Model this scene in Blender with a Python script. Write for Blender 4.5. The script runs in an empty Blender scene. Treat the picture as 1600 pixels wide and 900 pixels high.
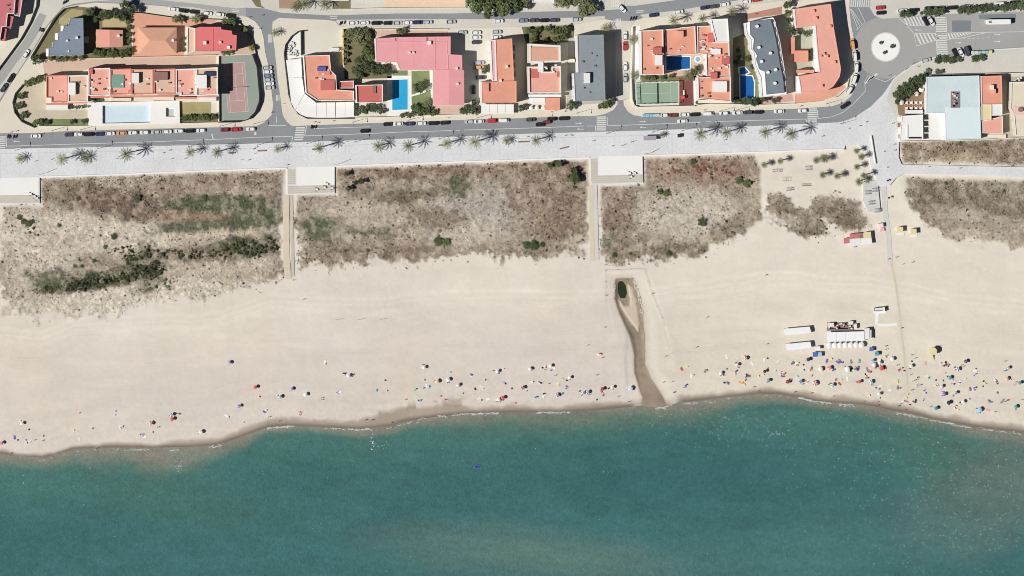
import bpy, bmesh, math, random
import numpy as np
from mathutils import Vector, Matrix
random.seed(7); RNG = np.random.default_rng(7)
scene = bpy.context.scene
COL = scene.collection

# ------------------------------------------------------------------ camera, sky, sun, exposure
S = 0.3                     # metres per photo pixel on the ground
HC = 2400.0                 # flying height of the survey camera
NX, NY = -100.0, 150.0      # ground point right below the camera
def W(x, y): return ((x - 800.0) * S, (450.0 - y) * S)
CX, CY = W(NX, NY)
def U(x, y, z=0.0):
    gx, gy = W(x, y); k = (HC - z) / HC
    return (CX + (gx - CX) * k, CY + (gy - CY) * k)

cam = bpy.data.cameras.new('survey_camera'); cam_o = bpy.data.objects.new('survey_camera', cam)
COL.objects.link(cam_o); cam_o.location = (CX, CY, HC)
cam.sensor_width = 36; cam.lens = 36 * HC / (1600 * S)
cam.shift_x = (800 - NX) / 1600; cam.shift_y = (NY - 450) / 1600
cam.clip_start = 10; cam.clip_end = 9000
scene.camera = cam_o

EL = math.radians(47); AZ = math.radians(15)       # light travels towards (cos AZ, sin AZ)
world = bpy.data.worlds.new('World'); scene.world = world; world.use_nodes = True
wn = world.node_tree.nodes; wl = world.node_tree.links
sky = wn.new('ShaderNodeTexSky'); sky.sky_type = 'NISHITA'; sky.sun_disc = False
sky.air_density = 0.4; sky.dust_density = 0.15; sky.ozone_density = 1.5; sky.sun_elevation = EL; sky.sun_rotation = math.atan2(-math.cos(AZ), -math.sin(AZ))
bg = wn['Background']; bg.inputs[1].default_value = 0.05
wl.new(sky.outputs[0], bg.inputs[0])
sun = bpy.data.lights.new('sun', 'SUN'); sun.energy = 5.0; sun.angle = math.radians(0.5); sun.color = (1.0, 0.965, 0.93)
sun_o = bpy.data.objects.new('sun', sun); COL.objects.link(sun_o); sun_o.location = (-300, -100, 400)
sun_o.rotation_euler = Vector((math.cos(AZ) * math.cos(EL), math.sin(AZ) * math.cos(EL), -math.sin(EL))).to_track_quat('-Z', 'Y').to_euler()
scene.view_settings.view_transform = 'Standard'; scene.view_settings.look = 'None'
scene.view_settings.exposure = -0.22; scene.view_settings.gamma = 1.0
scene.cycles.filter_width = 1.0; scene.cycles.diffuse_bounces = 2

# ------------------------------------------------------------------ helpers
KALB = np.array([0.90, 0.90, 0.90])
def lin(c):
    c = np.asarray(c, float) / 255.0
    return np.where(c <= 0.04045, c / 12.92, ((c + 0.055) / 1.055) ** 2.4)
def A(c): return np.clip(lin(c) * KALB, 0, 0.86)      # colour as seen in sun -> base colour

MATS = {}
def M(name, rgb, var=0.10, scale=0.25, scale2=2.5, rough=0.85, bump=0.0, spec=0.25, metal=0.0, attr=None, rand=0.0):
    if name in MATS: return MATS[name]
    m = bpy.data.materials.new(name); m.use_nodes = True; MATS[name] = m
    n = m.node_tree.nodes; l = m.node_tree.links; b = n['Principled BSDF']
    b.inputs['Roughness'].default_value = rough; b.inputs['Specular IOR Level'].default_value = spec
    b.inputs['Metallic'].default_value = metal
    geo = n.new('ShaderNodeNewGeometry')
    n1 = n.new('ShaderNodeTexNoise'); n1.inputs['Scale'].default_value = scale; n1.inputs['Detail'].default_value = 4
    n2 = n.new('ShaderNodeTexNoise'); n2.inputs['Scale'].default_value = scale2; n2.inputs['Detail'].default_value = 3
    l.new(geo.outputs['Position'], n1.inputs['Vector']); l.new(geo.outputs['Position'], n2.inputs['Vector'])
    ad = n.new('ShaderNodeMath'); ad.operation = 'ADD'; l.new(n1.outputs[0], ad.inputs[0]); l.new(n2.outputs[0], ad.inputs[1])
    ml = n.new('ShaderNodeMath'); ml.operation = 'MULTIPLY_ADD'; l.new(ad.outputs[0], ml.inputs[0])
    ml.inputs[1].default_value = var * 2.2; ml.inputs[2].default_value = 1 - var * 2.2
    last = ml
    if rand:
        oi = n.new('ShaderNodeObjectInfo'); mr = n.new('ShaderNodeMath'); mr.operation = 'MULTIPLY_ADD'
        l.new(oi.outputs['Random'], mr.inputs[0]); mr.inputs[1].default_value = 2 * rand; mr.inputs[2].default_value = 1 - rand
        mm = n.new('ShaderNodeMath'); mm.operation = 'MULTIPLY'; l.new(mr.outputs[0], mm.inputs[0]); l.new(ml.outputs[0], mm.inputs[1]); last = mm
    vs = n.new('ShaderNodeVectorMath'); vs.operation = 'SCALE'
    if attr:
        at = n.new('ShaderNodeAttribute'); at.attribute_name = attr; l.new(at.outputs['Color'], vs.inputs[0])
    else:
        vs.inputs[0].default_value = tuple(A(rgb))
    l.new(last.outputs[0], vs.inputs['Scale']); l.new(vs.outputs[0], b.inputs['Base Color'])
    if bump:
        bp = n.new('ShaderNodeBump'); bp.inputs['Strength'].default_value = bump; bp.inputs['Distance'].default_value = 0.3
        l.new(n2.outputs[0], bp.inputs['Height']); l.new(bp.outputs[0], b.inputs['Normal'])
    return m

def mesh(name, v, f, mat=None, midx=None, smooth=False):
    me = bpy.data.meshes.new(name); me.from_pydata([tuple(p) for p in v], [], [tuple(q) for q in f])
    for mm in (mat if isinstance(mat, (list, tuple)) else [mat]):
        if mm: me.materials.append(mm)
    if midx is not None: me.polygons.foreach_set('material_index', midx)
    if smooth: me.polygons.foreach_set('use_smooth', [True] * len(me.polygons))
    me.update(); return me
def link(name, data, parent=None, loc=(0, 0, 0)):
    o = bpy.data.objects.new(name, data); COL.objects.link(o); o.location = loc
    if parent: o.parent = parent
    return o
def tag(o, label=None, cat=None, group=None, kind=None):
    if label: o['label'] = label
    if cat: o['category'] = cat
    if group: o['group'] = group
    if kind: o['kind'] = kind
    return o
def ccw(p):
    a = sum(p[i][0] * p[(i + 1) % len(p)][1] - p[(i + 1) % len(p)][0] * p[i][1] for i in range(len(p)))
    return list(p) if a > 0 else list(p)[::-1]
def inset(p, d):
    out = []; n = len(p)
    for i in range(n):
        a, b, c = Vector(p[i - 1]), Vector(p[i]), Vector(p[(i + 1) % n])
        e1 = (b - a).normalized(); e2 = (c - b).normalized()
        n1 = Vector((-e1.y, e1.x)); n2 = Vector((-e2.y, e2.x)); m = n1 + n2
        k = max(0.35, 1 + n1.dot(n2)); q = b + m * (d / k); out.append((q.x, q.y))
    return out
def prism(p, z0, z1, top=True):
    p = ccw(p); n = len(p)
    v = [(x, y, z0) for x, y in p] + [(x, y, z1) for x, y in p]
    f = [(i, (i + 1) % n, n + (i + 1) % n, n + i) for i in range(n)]
    if top: f.append(tuple(range(n, 2 * n)))
    return v, f
def box(x0, y0, z0, x1, y1, z1): return prism([(x0, y0), (x1, y0), (x1, y1), (x0, y1)], z0, z1)
def join(*vfs):
    v = []; f = []
    for a, b in vfs:
        o = len(v); v += list(a); f += [tuple(i + o for i in q) for q in b]
    return v, f
def shift(vf, dx, dy, dz): return [(a - dx, b - dy, c - dz) for a, b, c in vf[0]], vf[1]
def structure(name, vf, mat, parent=None, kind='structure'):
    o = link(name, mesh(name, vf[0], vf[1], mat), parent)
    if not parent: o['kind'] = kind
    return o
def sheet(pts, z): return [(*W(x, y), z) for x, y in pts], [tuple(range(len(pts)))]
def strip(pts, w, z):
    """ribbon of width w metres along a pixel polyline"""
    q = [Vector(W(x, y)) for x, y in pts]; v = []; f = []
    for i, c in enumerate(q):
        d = (q[min(i + 1, len(q) - 1)] - q[max(i - 1, 0)]).normalized(); nrm = Vector((-d.y, d.x)) * w / 2
        v += [(c.x + nrm.x, c.y + nrm.y, z), (c.x - nrm.x, c.y - nrm.y, z)]
    for i in range(len(q) - 1): f.append((2 * i, 2 * i + 1, 2 * i + 3, 2 * i + 2))
    return v, f
def wallstrip(q, w, z0, z1):
    """solid wall along a list of world points"""
    q = [Vector(c) for c in q]; L = []; R = []
    for i, c in enumerate(q):
        d = (q[min(i + 1, len(q) - 1)] - q[max(i - 1, 0)]).normalized(); nrm = Vector((-d.y, d.x)) * w / 2
        L.append((c.x + nrm.x, c.y + nrm.y)); R.append((c.x - nrm.x, c.y - nrm.y))
    return prism(L + R[::-1], z0, z1)
class T:
    """a thing: an Empty at its base that parents its parts"""
    def __init__(s, name, label, cat, x, y, z=0.0, group=None, rot=0.0, world=False):
        wx, wy = (x, y) if world else W(x, y)
        s.o = (wx, wy, z); s.r = link(name, None, None, s.o); s.r.rotation_euler.z = rot
        tag(s.r, label, cat, group)
    def part(s, name, vf, mat, parent=None, smooth=False, midx=None):       # world coordinates
        v, f = shift(vf, *s.o); return link(name, mesh(name, v, f, mat, midx, smooth), parent or s.r)
    def lpart(s, name, vf, mat, parent=None, smooth=False, midx=None):      # local coordinates
        return link(name, mesh(name, vf[0], vf[1], mat, midx, smooth), parent or s.r)
    def shared(s, name, me, loc=(0, 0, 0), parent=None, rot=None):
        o = link(name, me, parent or s.r, loc)
        if rot: o.rotation_euler = rot
        return o
def copy_tree(o, parent=None):
    c = o.copy(); COL.objects.link(c); c.parent = parent
    for ch in list(o.children): copy_tree(ch, c)
    return c

# --- numpy noise
LAT = RNG.random((512, 512))
def vnoise(x, y):
    xi = np.floor(x).astype(int); yi = np.floor(y).astype(int); fx = x - xi; fy = y - yi
    fx = fx * fx * (3 - 2 * fx); fy = fy * fy * (3 - 2 * fy)
    a = LAT[xi % 512, yi % 512]; b = LAT[(xi + 1) % 512, yi % 512]; c = LAT[xi % 512, (yi + 1) % 512]; d = LAT[(xi + 1) % 512, (yi + 1) % 512]
    return (a * (1 - fx) + b * fx) * (1 - fy) + (c * (1 - fx) + d * fx) * fy
def fbm(x, y, s, o=4):
    r = 0; a = 0.5; t = 0
    for k in range(o):
        r = r + a * vnoise(x / s + 37.3 * k, y / s + 11.7 * k); t += a; a *= 0.55; s /= 2.1
    return r / t
def inpoly(x, y, p):
    r = np.zeros(x.shape, bool); n = len(p)
    for i in range(n):
        x1, y1 = p[i]; x2, y2 = p[(i + 1) % n]
        if y1 == y2: continue
        c = ((y1 > y) != (y2 > y)) & (x < (x2 - x1) * (y - y1) / (y2 - y1) + x1); r ^= c
    return r
def segdist(x, y, p, closed=True):
    d = np.full(x.shape, 1e9); n = len(p)
    for i in range(n if closed else n - 1):
        x1, y1 = p[i]; x2, y2 = p[(i + 1) % n]; dx, dy = x2 - x1, y2 - y1
        t = np.clip(((x - x1) * dx + (y - y1) * dy) / (dx * dx + dy * dy + 1e-9), 0, 1)
        d = np.minimum(d, np.hypot(x - x1 - t * dx, y - y1 - t * dy))
    return d
def sdist(x, y, p):
    d = segdist(x, y, p); return np.where(inpoly(x, y, p), d, -d)
def sstep(a, b, t):
    t = np.clip((t - a) / (b - a), 0, 1); return t * t * (3 - 2 * t)
def gridmesh(name, xs, ys, z, colr, mat, alpha=None):
    nx, ny = len(xs), len(ys); X, Y = np.meshgrid(xs, ys)
    v = np.stack([(X - 800) * S, (450 - Y) * S, z], -1).reshape(-1, 3)
    i = np.arange((ny - 1) * nx).reshape(ny - 1, nx)[:, :-1].ravel()
    q = np.stack([i, i + nx, i + nx + 1, i + 1], -1)
    me = bpy.data.meshes.new(name); me.vertices.add(len(v)); me.vertices.foreach_set('co', v.astype(np.float32).ravel())
    me.loops.add(q.size); me.loops.foreach_set('vertex_index', q.astype(np.int32).ravel())
    me.polygons.add(len(q)); me.polygons.foreach_set('loop_start', np.arange(0, q.size, 4, dtype=np.int32))
    me.polygons.foreach_set('use_smooth', np.ones(len(q), bool))
    ca = me.color_attributes.new('Col', 'FLOAT_COLOR', 'POINT')
    ca.data.foreach_set('color', np.concatenate([colr.reshape(-1, 3), np.ones((len(v), 1)) if alpha is None else alpha.reshape(-1, 1)], 1).astype(np.float32).ravel())
    me.materials.append(mat); me.update(calc_edges=True); me.validate()
    return me

# ------------------------------------------------------------------ terrain: beach and dunes
SHORE = [(-3000, 690), (-160, 702), (0, 710), (30, 713), (66, 716), (90, 710), (115, 703), (150, 700), (200, 700), (250, 700), (300, 699), (340, 696), (370, 686),
         (400, 675), (420, 668), (450, 666), (480, 667), (520, 669), (560, 671), (590, 669), (612, 666), (630, 660), (660, 655), (690, 651), (720, 648), (750, 647),
         (800, 645), (850, 645), (880, 645), (930, 642), (960, 639), (1000, 635), (1025, 637), (1045, 635), (1062, 629), (1080, 628), (1100, 626), (1130, 622),
         (1160, 619), (1190, 616), (1220, 617), (1255, 622), (1275, 627), (1290, 629), (1320, 631), (1350, 633), (1370, 636), (1390, 641), (1420, 646), (1440, 650),
         (1460, 656), (1484, 660), (1520, 667), (1560, 672), (1600, 677), (1760, 692), (4000, 760)]
WETX = [-3000, 0, 66, 130, 250, 300, 350, 420, 520, 560, 600, 660, 700, 760, 860, 950, 1000, 1100, 1200, 1300, 1400, 1500, 1600, 4000]
WETW = [7, 7, 4, 5, 7, 9, 11, 12, 12, 17, 24, 19, 15, 11, 10, 10, 9, 9, 10, 12, 12, 10, 9, 9]
SX = np.array([p[0] for p in SHORE]); SY = np.array([p[1] for p in SHORE])
SEA = -2.2
D1 = [(3, 322), (62, 319), (63, 278), (300, 269), (446, 264), (443, 300), (440, 350), (438, 400), (444, 428), (432, 440), (400, 452), (330, 465), (260, 472), (180, 485), (120, 494), (60, 499), (22, 502), (8, 488), (3, 460)]
D0 = [(-1500, 320), (-4, 322), (-4, 470), (-60, 500), (-1500, 520)]
D2 = [(463, 304), (524, 303), (524, 262), (700, 256), (920, 249), (919, 300), (917, 402), (880, 400), (820, 398), (740, 402), (660, 408), (600, 404), (540, 411), (490, 419), (470, 421), (466, 400), (461, 350)]
D3 = [(937, 290), (1006, 288), (1006, 246), (1180, 240), (1188, 262), (1190, 300), (1188, 345), (1160, 365), (1120, 385), (1080, 402), (1040, 408), (980, 406), (945, 409), (938, 400)]
D4 = [(1200, 304), (1215, 301), (1240, 316), (1262, 329), (1302, 358), (1303, 366), (1282, 375), (1262, 373), (1235, 363), (1205, 346), (1199, 330)]
D4B = [(1272, 314), (1300, 306), (1345, 316), (1356, 338), (1359, 356), (1330, 361), (1310, 358), (1285, 342), (1266, 328)]
D5 = [(1406, 219), (1600, 213), (2400, 205), (2400, 272), (1600, 259), (1409, 255)]
D6 = [(1413, 276), (1450, 277), (1600, 281), (2400, 300), (2400, 440), (1600, 389), (1560, 384), (1510, 377), (1475, 369), (1450, 353), (1430, 333), (1416, 305)]
DUNES = [D0, D1, D2, D3, D4, D4B, D5, D6]
CREEK = [(963, 436), (975, 434), (987, 435), (996, 455), (1003, 480), (1007, 505), (1009, 535), (1010, 570), (1017, 590), (1030, 608), (1041, 626), (1044, 640), (1004, 640), (1004, 620), (997, 600), (992, 582), (992, 560), (988, 535), (978, 510), (968, 490), (961, 468), (960, 450)]
TONGUE = [(982, 444), (989, 450), (994, 466), (998, 486), (1001, 508), (998, 518), (990, 508), (980, 494), (970, 478), (967, 467), (976, 478), (984, 478), (985, 465), (982, 455)]
POOL = [(963, 438), (972, 437), (978, 446), (980, 458), (977, 466), (970, 466), (965, 455)]
# big ground patches: cx, cy, rx, ry, tilt, sRGB, weight
PATCH = [(150, 368, 165, 40, 0, (212, 200, 181), .95), (200, 468, 270, 30, -4, (214, 203, 184), .95), (50, 400, 75, 80, 0, (208, 196, 177), .85), (340, 415, 90, 16, -4, (204, 191, 170), .8), (350, 362, 90, 8, -4, (206, 190, 168), .8),
    (190, 318, 88, 28, 8, (122, 102, 89), .95), (70, 292, 60, 18, 0, (152, 134, 110), .7), (300, 285, 150, 14, -2, (150, 130, 110), .6),
    (345, 318, 90, 14, -3, (88, 97, 74), .9), (400, 335, 40, 26, 0, (86, 96, 72), .85), (320, 352, 90, 10, -4, (92, 98, 74), .85), (290, 338, 60, 8, 0, (150, 120, 100), .8),
    (385, 386, 52, 18, -4, (84, 88, 68), .9), (150, 438, 100, 15, -10, (78, 81, 62), .95), (228, 418, 34, 30, 40, (92, 92, 72), .85), (75, 436, 34, 18, 0, (96, 100, 80), .8), (300, 398, 56, 12, 0, (140, 124, 108), .8),
    (505, 356, 32, 22, 10, (92, 102, 80), .9), (575, 358, 44, 10, 0, (118, 118, 94), .7), (770, 330, 105, 46, 0, (182, 173, 161), .85), (700, 266, 240, 12, -2, (142, 118, 98), .8), (860, 310, 70, 50, 0, (146, 124, 104), .7),
    (545, 325, 76, 18, 0, (196, 182, 163), .85), (600, 345, 70, 11, -6, (196, 182, 164), .8), (650, 305, 60, 9, -8, (122, 110, 94), .8), (715, 290, 22, 18, 0, (106, 108, 80), .85), (690, 385, 220, 12, -1, (168, 152, 130), .6), (560, 398, 100, 10, -4, (150, 132, 115), .8), (850, 352, 60, 22, 0, (150, 128, 106), .6), (735, 362, 70, 24, 0, (200, 189, 172), .85), (685, 340, 40, 16, 0, (140, 122, 104), .7),
    (1090, 268, 110, 30, 0, (160, 134, 114), .85), (1085, 335, 100, 44, 0, (203, 193, 176), .92), (962, 330, 36, 50, 0, (150, 130, 112), .85), (1060, 394, 130, 12, -4, (132, 118, 98), .85), (950, 374, 20, 11, 0, (128, 132, 110), .7), (1150, 350, 60, 16, -32, (134, 120, 98), .8), (1175, 305, 16, 40, 0, (192, 178, 156), .7),
    (1320, 258, 40, 26, 0, (196, 172, 148), .9), (1225, 330, 30, 14, 35, (140, 126, 106), .8), (1318, 338, 40, 14, 12, (132, 118, 98), .85), (1260, 358, 40, 10, 25, (130, 118, 98), .7),
    (1500, 236, 110, 18, 0, (146, 124, 102), .85), (1500, 246, 40, 10, 0, (186, 166, 140), .7), (1560, 320, 90, 40, 0, (140, 128, 110), .8), (1470, 310, 60, 30, 0, (128, 116, 98), .7), (1580, 300, 50, 10, 15, (158, 150, 128), .7), (1540, 372, 80, 14, 8, (196, 182, 160), .85), (1500, 335, 50, 16, 10, (190, 178, 158), .7), (1585, 352, 40, 14, 0, (186, 174, 154), .7), (1236, 345, 26, 10, 25, (198, 186, 166), .7)]
def ell(X, Y, p):
    a = math.radians(p[4]); dx = X - p[0]; dy = Y - p[1]
    u = dx * math.cos(a) + dy * math.sin(a); v = -dx * math.sin(a) + dy * math.cos(a)
    return np.sqrt((u / p[2]) ** 2 + (v / p[3]) ** 2)
def dune_mask(X, Y, grow=0.0):
    w = (fbm(X, Y, 26, 4) - 0.5) * 34 + (fbm(X + 300, Y, 6, 3) - 0.5) * 20
    m = np.zeros(X.shape)
    for k, p in enumerate(DUNES):
        low = np.clip((Y - (p[0][1] if False else 300)) / 60, 0.12, 1.0)      # ragged towards the beach, straight along walls and paths
        if p is D5: low = 0.15
        if p is D4 or p is D4B: low = 0.75
        if p is D6: low = np.clip((Y - 290) / 40, .12, .8)
        m = np.maximum(m, sstep(-2.5, 6.5, sdist(X, Y, p) + w * low * 1.15 + grow * low))
    return m
xs = np.concatenate([np.linspace(-3000, -200, 30)[:-1], np.arange(-200, 1801, 2.0), np.linspace(1800, 4000, 24)[1:]])
ys = np.concatenate([np.linspace(-2500, 200, 20)[:-1], np.arange(200, 741, 2.0), [760, 800, 900, 1200]])
X, Y = np.meshgrid(xs, ys)
shy = np.interp(X, SX, SY); wet_w = np.interp(X, WETX, WETW)
dS = shy - Y                                                             # px up the beach from the waterline
DM = dune_mask(X, Y)
n1 = fbm(X, Y, 90, 4); n2 = fbm(X + 99, Y + 50, 14, 4); n3 = fbm(X + 500, Y, 4, 3); n4 = fbm(X, Y * 5, 60, 4)
sandL = lin((225, 215, 202)); sandR = lin((229, 221, 204)); sandU = lin((235, 227, 212))
t = sstep(980, 1120, X)[..., None]; c = sandL * (1 - t) + sandR * t
t = (sstep(90, 220, dS) * .7)[..., None]; c = c * (1 - t) + sandU * t
n5 = fbm(X * .35 + 70, Y * 1.4, 22, 4); foot = sstep(95, 25, dS) * sstep(2, 12, dS)
c = c * (1 + 0.11 * (n1 - .5) + 0.07 * (n2 - .5) + (0.07 + .10 * foot) * (n3 - .5) + 0.10 * (n4 - .5) + .07 * (n5 - .5))[..., None]
warm = (fbm(X + 210, Y + 330, 120, 3) - .5)[..., None]; c = c * (1 + warm * np.array([.02, 0, -.06]))
# raked strips and vehicle tracks running along the beach
for off, wd, am in ((196, 3, .05), (186, 2, .05), (176, 5, .04), (60, 8, -.02), (120, 10, .02), (35, 4, -.03), (22, 3, -.02)):
    u = dS - off - 10 * np.sin(X / 210) - 8 * (fbm(X, X * 0, 60, 2) - .5)
    c = c * (1 + 1.4 * am * np.exp(-(u / wd) ** 2) * (0.3 + 1.2 * n5))[..., None]
for k in range(9):                     # pairs of tyre ruts left by the beach cleaner
    off = 40 + 17 * k; ph = k * 1.7
    for sd in (-2.4, 2.4):
        u = dS - off - sd - 9 * np.sin(X / (150 + 20 * k) + ph) - 5 * np.sin(X / 57 + 2 * ph)
        c = c * (1 - .045 * np.exp(-(u / 1.1) ** 2) * sstep(.45, .62, fbm(X * .12 + 31 * k, Y * .3, 12, 2)))[..., None]
# worn sand by the tracks of the right-hand beach
for pl, wd, am in (([(1395, 412), (1405, 470), (1412, 540), (1420, 612)], 5, -.05), ([(950, 427), (1004, 424), (1018, 462), (1042, 515)], 2.5, .07), ([(949, 430), (947, 470), (955, 520)], 2, -.07), ([(1009, 424), (1020, 458), (1036, 500), (1046, 545)], 2, -.08), ([(1180, 260), (1192, 300), (1194, 345), (1180, 372)], 5, .04), ([(1250, 330), (1290, 355), (1312, 372)], 3, .05), ([(1400, 280), (1412, 320), (1440, 360), (1500, 392)], 5, .05), ([(1025, 440), (1045, 500), (1060, 560), (1075, 590)], 4, -.03), ([(950, 425), (943, 500), (948, 600)], 5, -.04), ([(1012, 425), (1035, 490), (1045, 540), (1050, 580)], 6, .05), ([(982, 500), (978, 560), (981, 600)], 3, -.16), ([(955, 430), (953, 470), (962, 500), (972, 540)], 4, -.06)):
    c = c * (1 + am * np.exp(-(segdist(X, Y, pl, False) / wd) ** 2) * (0.5 + n3))[..., None]
# dune ground
dc = np.broadcast_to(lin((152, 139, 121)), c.shape).copy()
bare = sstep(.50, .62, fbm(X + 900, Y + 200, 34, 4))[..., None] * .75; dc = dc * (1 - bare) + lin((192, 179, 159)) * bare
wob = (n2 - .5) * 1.1 + (n1 - .5) * .7 + (n3 - .5) * .5
for p in PATCH:
    k = (sstep(1.25, 0.55, ell(X, Y, p) + wob) * p[6])[..., None]; dc = dc * (1 - k) + lin(p[5]) * k
dg = dc.mean(-1, keepdims=True); dc = dg + (dc - dg) * .90
dc = dc * (1 + 0.55 * (n2 - .5) + 0.9 * (n3 - .5))[..., None]
pale = np.clip(sstep(.54, .68, fbm(X + 40, Y + 700, 10, 4)) * .38, 0, .8)[..., None]; dc = dc * (1 - pale) + lin((206, 193, 172)) * pale
c = c * (1 - DM[..., None]) + dc * DM[..., None]
# wet sand
ww = wet_w + (fbm(X, X * 0 + 3, 30, 3) - .5) * 10 + (n2 - .5) * 5
blot = sstep(0.50, 0.60, fbm(X + 20, Y, 18, 3)) * sstep(585, 600, X) * sstep(745, 715, X) * sstep(32, 18, dS - 2)
wet = np.clip(sstep(ww + 3.5, ww - 5, dS) + blot * .8, 0, 1)[..., None]
edge = np.exp(-((dS - 2) / 2.2) ** 2)[..., None] * .35 + np.exp(-((dS - ww) / 1.3) ** 2)[..., None] * .10
wc = lin((180, 166, 150)) * (1 - sstep(9, 0, dS)[..., None] * .42) * (1 + .25 * (n4 - .5) + .12 * (n3 - .5))[..., None]
c = c * (1 - wet) + wc * wet; c = c * (1 - edge * .6)
# creek bed
crk = sdist(X, Y, CREEK) + (n2 - .5) * 4; tng = sstep(-1, 1.5, sdist(X, Y, TONGUE) + (n3 - .5) * 1.5)
k = (sstep(-11, -1, crk + (n2 - .5) * 8) * .35)[..., None]; c = c * (1 - k) + lin((196, 182, 164)) * k
k = (sstep(-2, 1.5, crk) * (1 - tng))[..., None]; c = c * (1 - k) + lin((158, 144, 126)) * (1 + .6 * (n2 - .5) + .3 * (n4 - .5) - .25 * np.exp(-((crk - 1) / 1.6) ** 2))[..., None] * k
k = (sstep(-1.5, 1, crk) * tng)[..., None]; c = c * (1 - k) + lin((214, 198, 178)) * k
k = (np.exp(-((crk + 12) / 9) ** 2) * sstep(420, 440, Y) * sstep(985, 1000, X))[..., None] * .6; c = c * (1 - k) + lin((240, 232, 214)) * k
c = c * KALB
slope = np.where(dS > 0, np.clip(dS * S * 0.026, 0, 1.5), dS * S * 0.05)
z = SEA + slope + (n2 - .5) * .10 * sstep(5, 25, dS) + DM * (0.15 + 0.7 * (fbm(X, Y, 40, 4) - .45) + .5 * (n3 - .5)) - np.clip(crk * .12, 0, .7) * (1 - tng * .8) * sstep(2, 30, dS) * (crk > 0)
z = np.where((crk > -3) & (dS > 3), np.maximum(z, SEA + .05), z); z = np.where(Y < 216, -1.2, z); z = np.maximum(z, -9); z = np.minimum(z, -0.12)
sand_m = M('beach_and_dune_ground', None, var=.05, scale=.8, scale2=5, rough=.95, bump=.25, spec=.1, attr='Col')
def scrub_detail(m):
    # fine litter, bare spots and stems inside the vegetated ground (alpha of the colour layer marks it)
    n = m.node_tree.nodes; l = m.node_tree.links; vs = next(k for k in n if k.bl_idname == 'ShaderNodeVectorMath'); at = next(k for k in n if k.bl_idname == 'ShaderNodeAttribute'); geo = next(k for k in n if k.bl_idname == 'ShaderNodeNewGeometry'); b = n['Principled BSDF']
    a = n.new('ShaderNodeTexNoise'); a.inputs['Scale'].default_value = 1.15; a.inputs['Detail'].default_value = 5; a.inputs['Roughness'].default_value = .75; l.new(geo.outputs['Position'], a.inputs['Vector'])
    k1 = n.new('ShaderNodeMath'); k1.operation = 'SUBTRACT'; l.new(a.outputs[0], k1.inputs[0]); k1.inputs[1].default_value = .5
    k2 = n.new('ShaderNodeMath'); k2.operation = 'MULTIPLY'; l.new(k1.outputs[0], k2.inputs[0]); l.new(at.outputs['Alpha'], k2.inputs[1])
    k3 = n.new('ShaderNodeMath'); k3.operation = 'MULTIPLY_ADD'; l.new(k2.outputs[0], k3.inputs[0]); k3.inputs[1].default_value = 2.1; k3.inputs[2].default_value = 1.0
    k4 = n.new('ShaderNodeMath'); k4.operation = 'MAXIMUM'; l.new(k3.outputs[0], k4.inputs[0]); k4.inputs[1].default_value = .25
    v2 = n.new('ShaderNodeVectorMath'); v2.operation = 'SCALE'; l.new(vs.outputs[0], v2.inputs[0]); l.new(k4.outputs[0], v2.inputs['Scale']); l.new(v2.outputs[0], b.inputs['Base Color'])
scrub_detail(sand_m)
beach = link('beach', gridmesh('beach', xs, ys, z, c, sand_m, DM)); beach['kind'] = 'structure'
# creek water: one flat sheet just above the carved bed
cw = M('creek_water', (140, 122, 100), var=.10, scale=.3, rough=.12, spec=.5)
def sand_z(px, py):
    i = np.clip(np.searchsorted(xs, px), 0, len(xs) - 1); j = np.clip(np.searchsorted(ys, py), 0, len(ys) - 1); return float(z[j, i])
pw = M('creek_pool_water', (52, 62, 42), var=.2, scale=.4, rough=.1, spec=.5)
structure('creek', sheet(POOL, sand_z(971, 452) + .12), pw)

# ------------------------------------------------------------------ sea
xs2 = np.concatenate([np.linspace(-3500, -100, 40)[:-1], np.arange(-100, 1701, 3.0), np.linspace(1700, 4500, 34)[1:]])
ys2 = np.concatenate([np.arange(596, 930, 3.0), np.linspace(932, 4000, 40)])
X2, Y2 = np.meshgrid(xs2, ys2); d2 = Y2 - np.interp(X2, SX, SY)
m1 = fbm(X2 * .7, Y2, 150, 4); m2 = fbm(X2, Y2 * 1.6, 40, 4); m3 = fbm(X2 + 70, Y2, 6, 3)
deep = lin((69, 115, 116)); mid = lin((78, 123, 115)); shal = lin((142, 141, 127))
t = sstep(0, 1, np.clip((d2 + (m2 - .5) * 16) / 120, 0, 1))[..., None]; sc = mid * (1 - t) + deep * t
kk = 1.25 * np.interp(X2, [-3000, 0, 60, 130, 260, 330, 420, 560, 640, 900, 1000, 1060, 1200, 1300, 1420, 1600, 4000], [20, 20, 17, 30, 40, 26, 9, 12, 14, 24, 24, 26, 13, 12, 16, 20, 20])
t = (sstep(1.15, 0.0, d2 / kk + (m2 - .5) * .8))[..., None]; sc = sc * (1 - t) + shal * t
for p in [(860, 870, 260, 44, 4, (98, 129, 122), .85), (1560, 770, 140, 76, -25, (108, 127, 119), .75), (1050, 740, 170, 70, 0, (62, 108, 110), .7), (250, 780, 190, 46, 8, (76, 118, 108), .6), (480, 730, 140, 30, 0, (64, 112, 110), .5), (900, 660, 220, 16, -2, (98, 128, 112), .5), (1450, 720, 60, 60, 0, (82, 122, 110), .5), (1300, 860, 300, 60, -8, (82, 124, 122), .5), (300, 880, 320, 50, 0, (70, 116, 118), .4)]:
    k = (sstep(1.4, .2, ell(X2, Y2, p) + (m1 - .5) * .9 + (m2 - .5) * .4) * p[6])[..., None]; sc = sc * (1 - k) + lin(p[5]) * k
m4 = fbm(X2 * .22 + Y2 * .12, Y2 * 1.3 - X2 * .1, 16, 4); m5 = fbm(X2 * .5 + 500, Y2 * 1.2, 7, 3)
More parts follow.
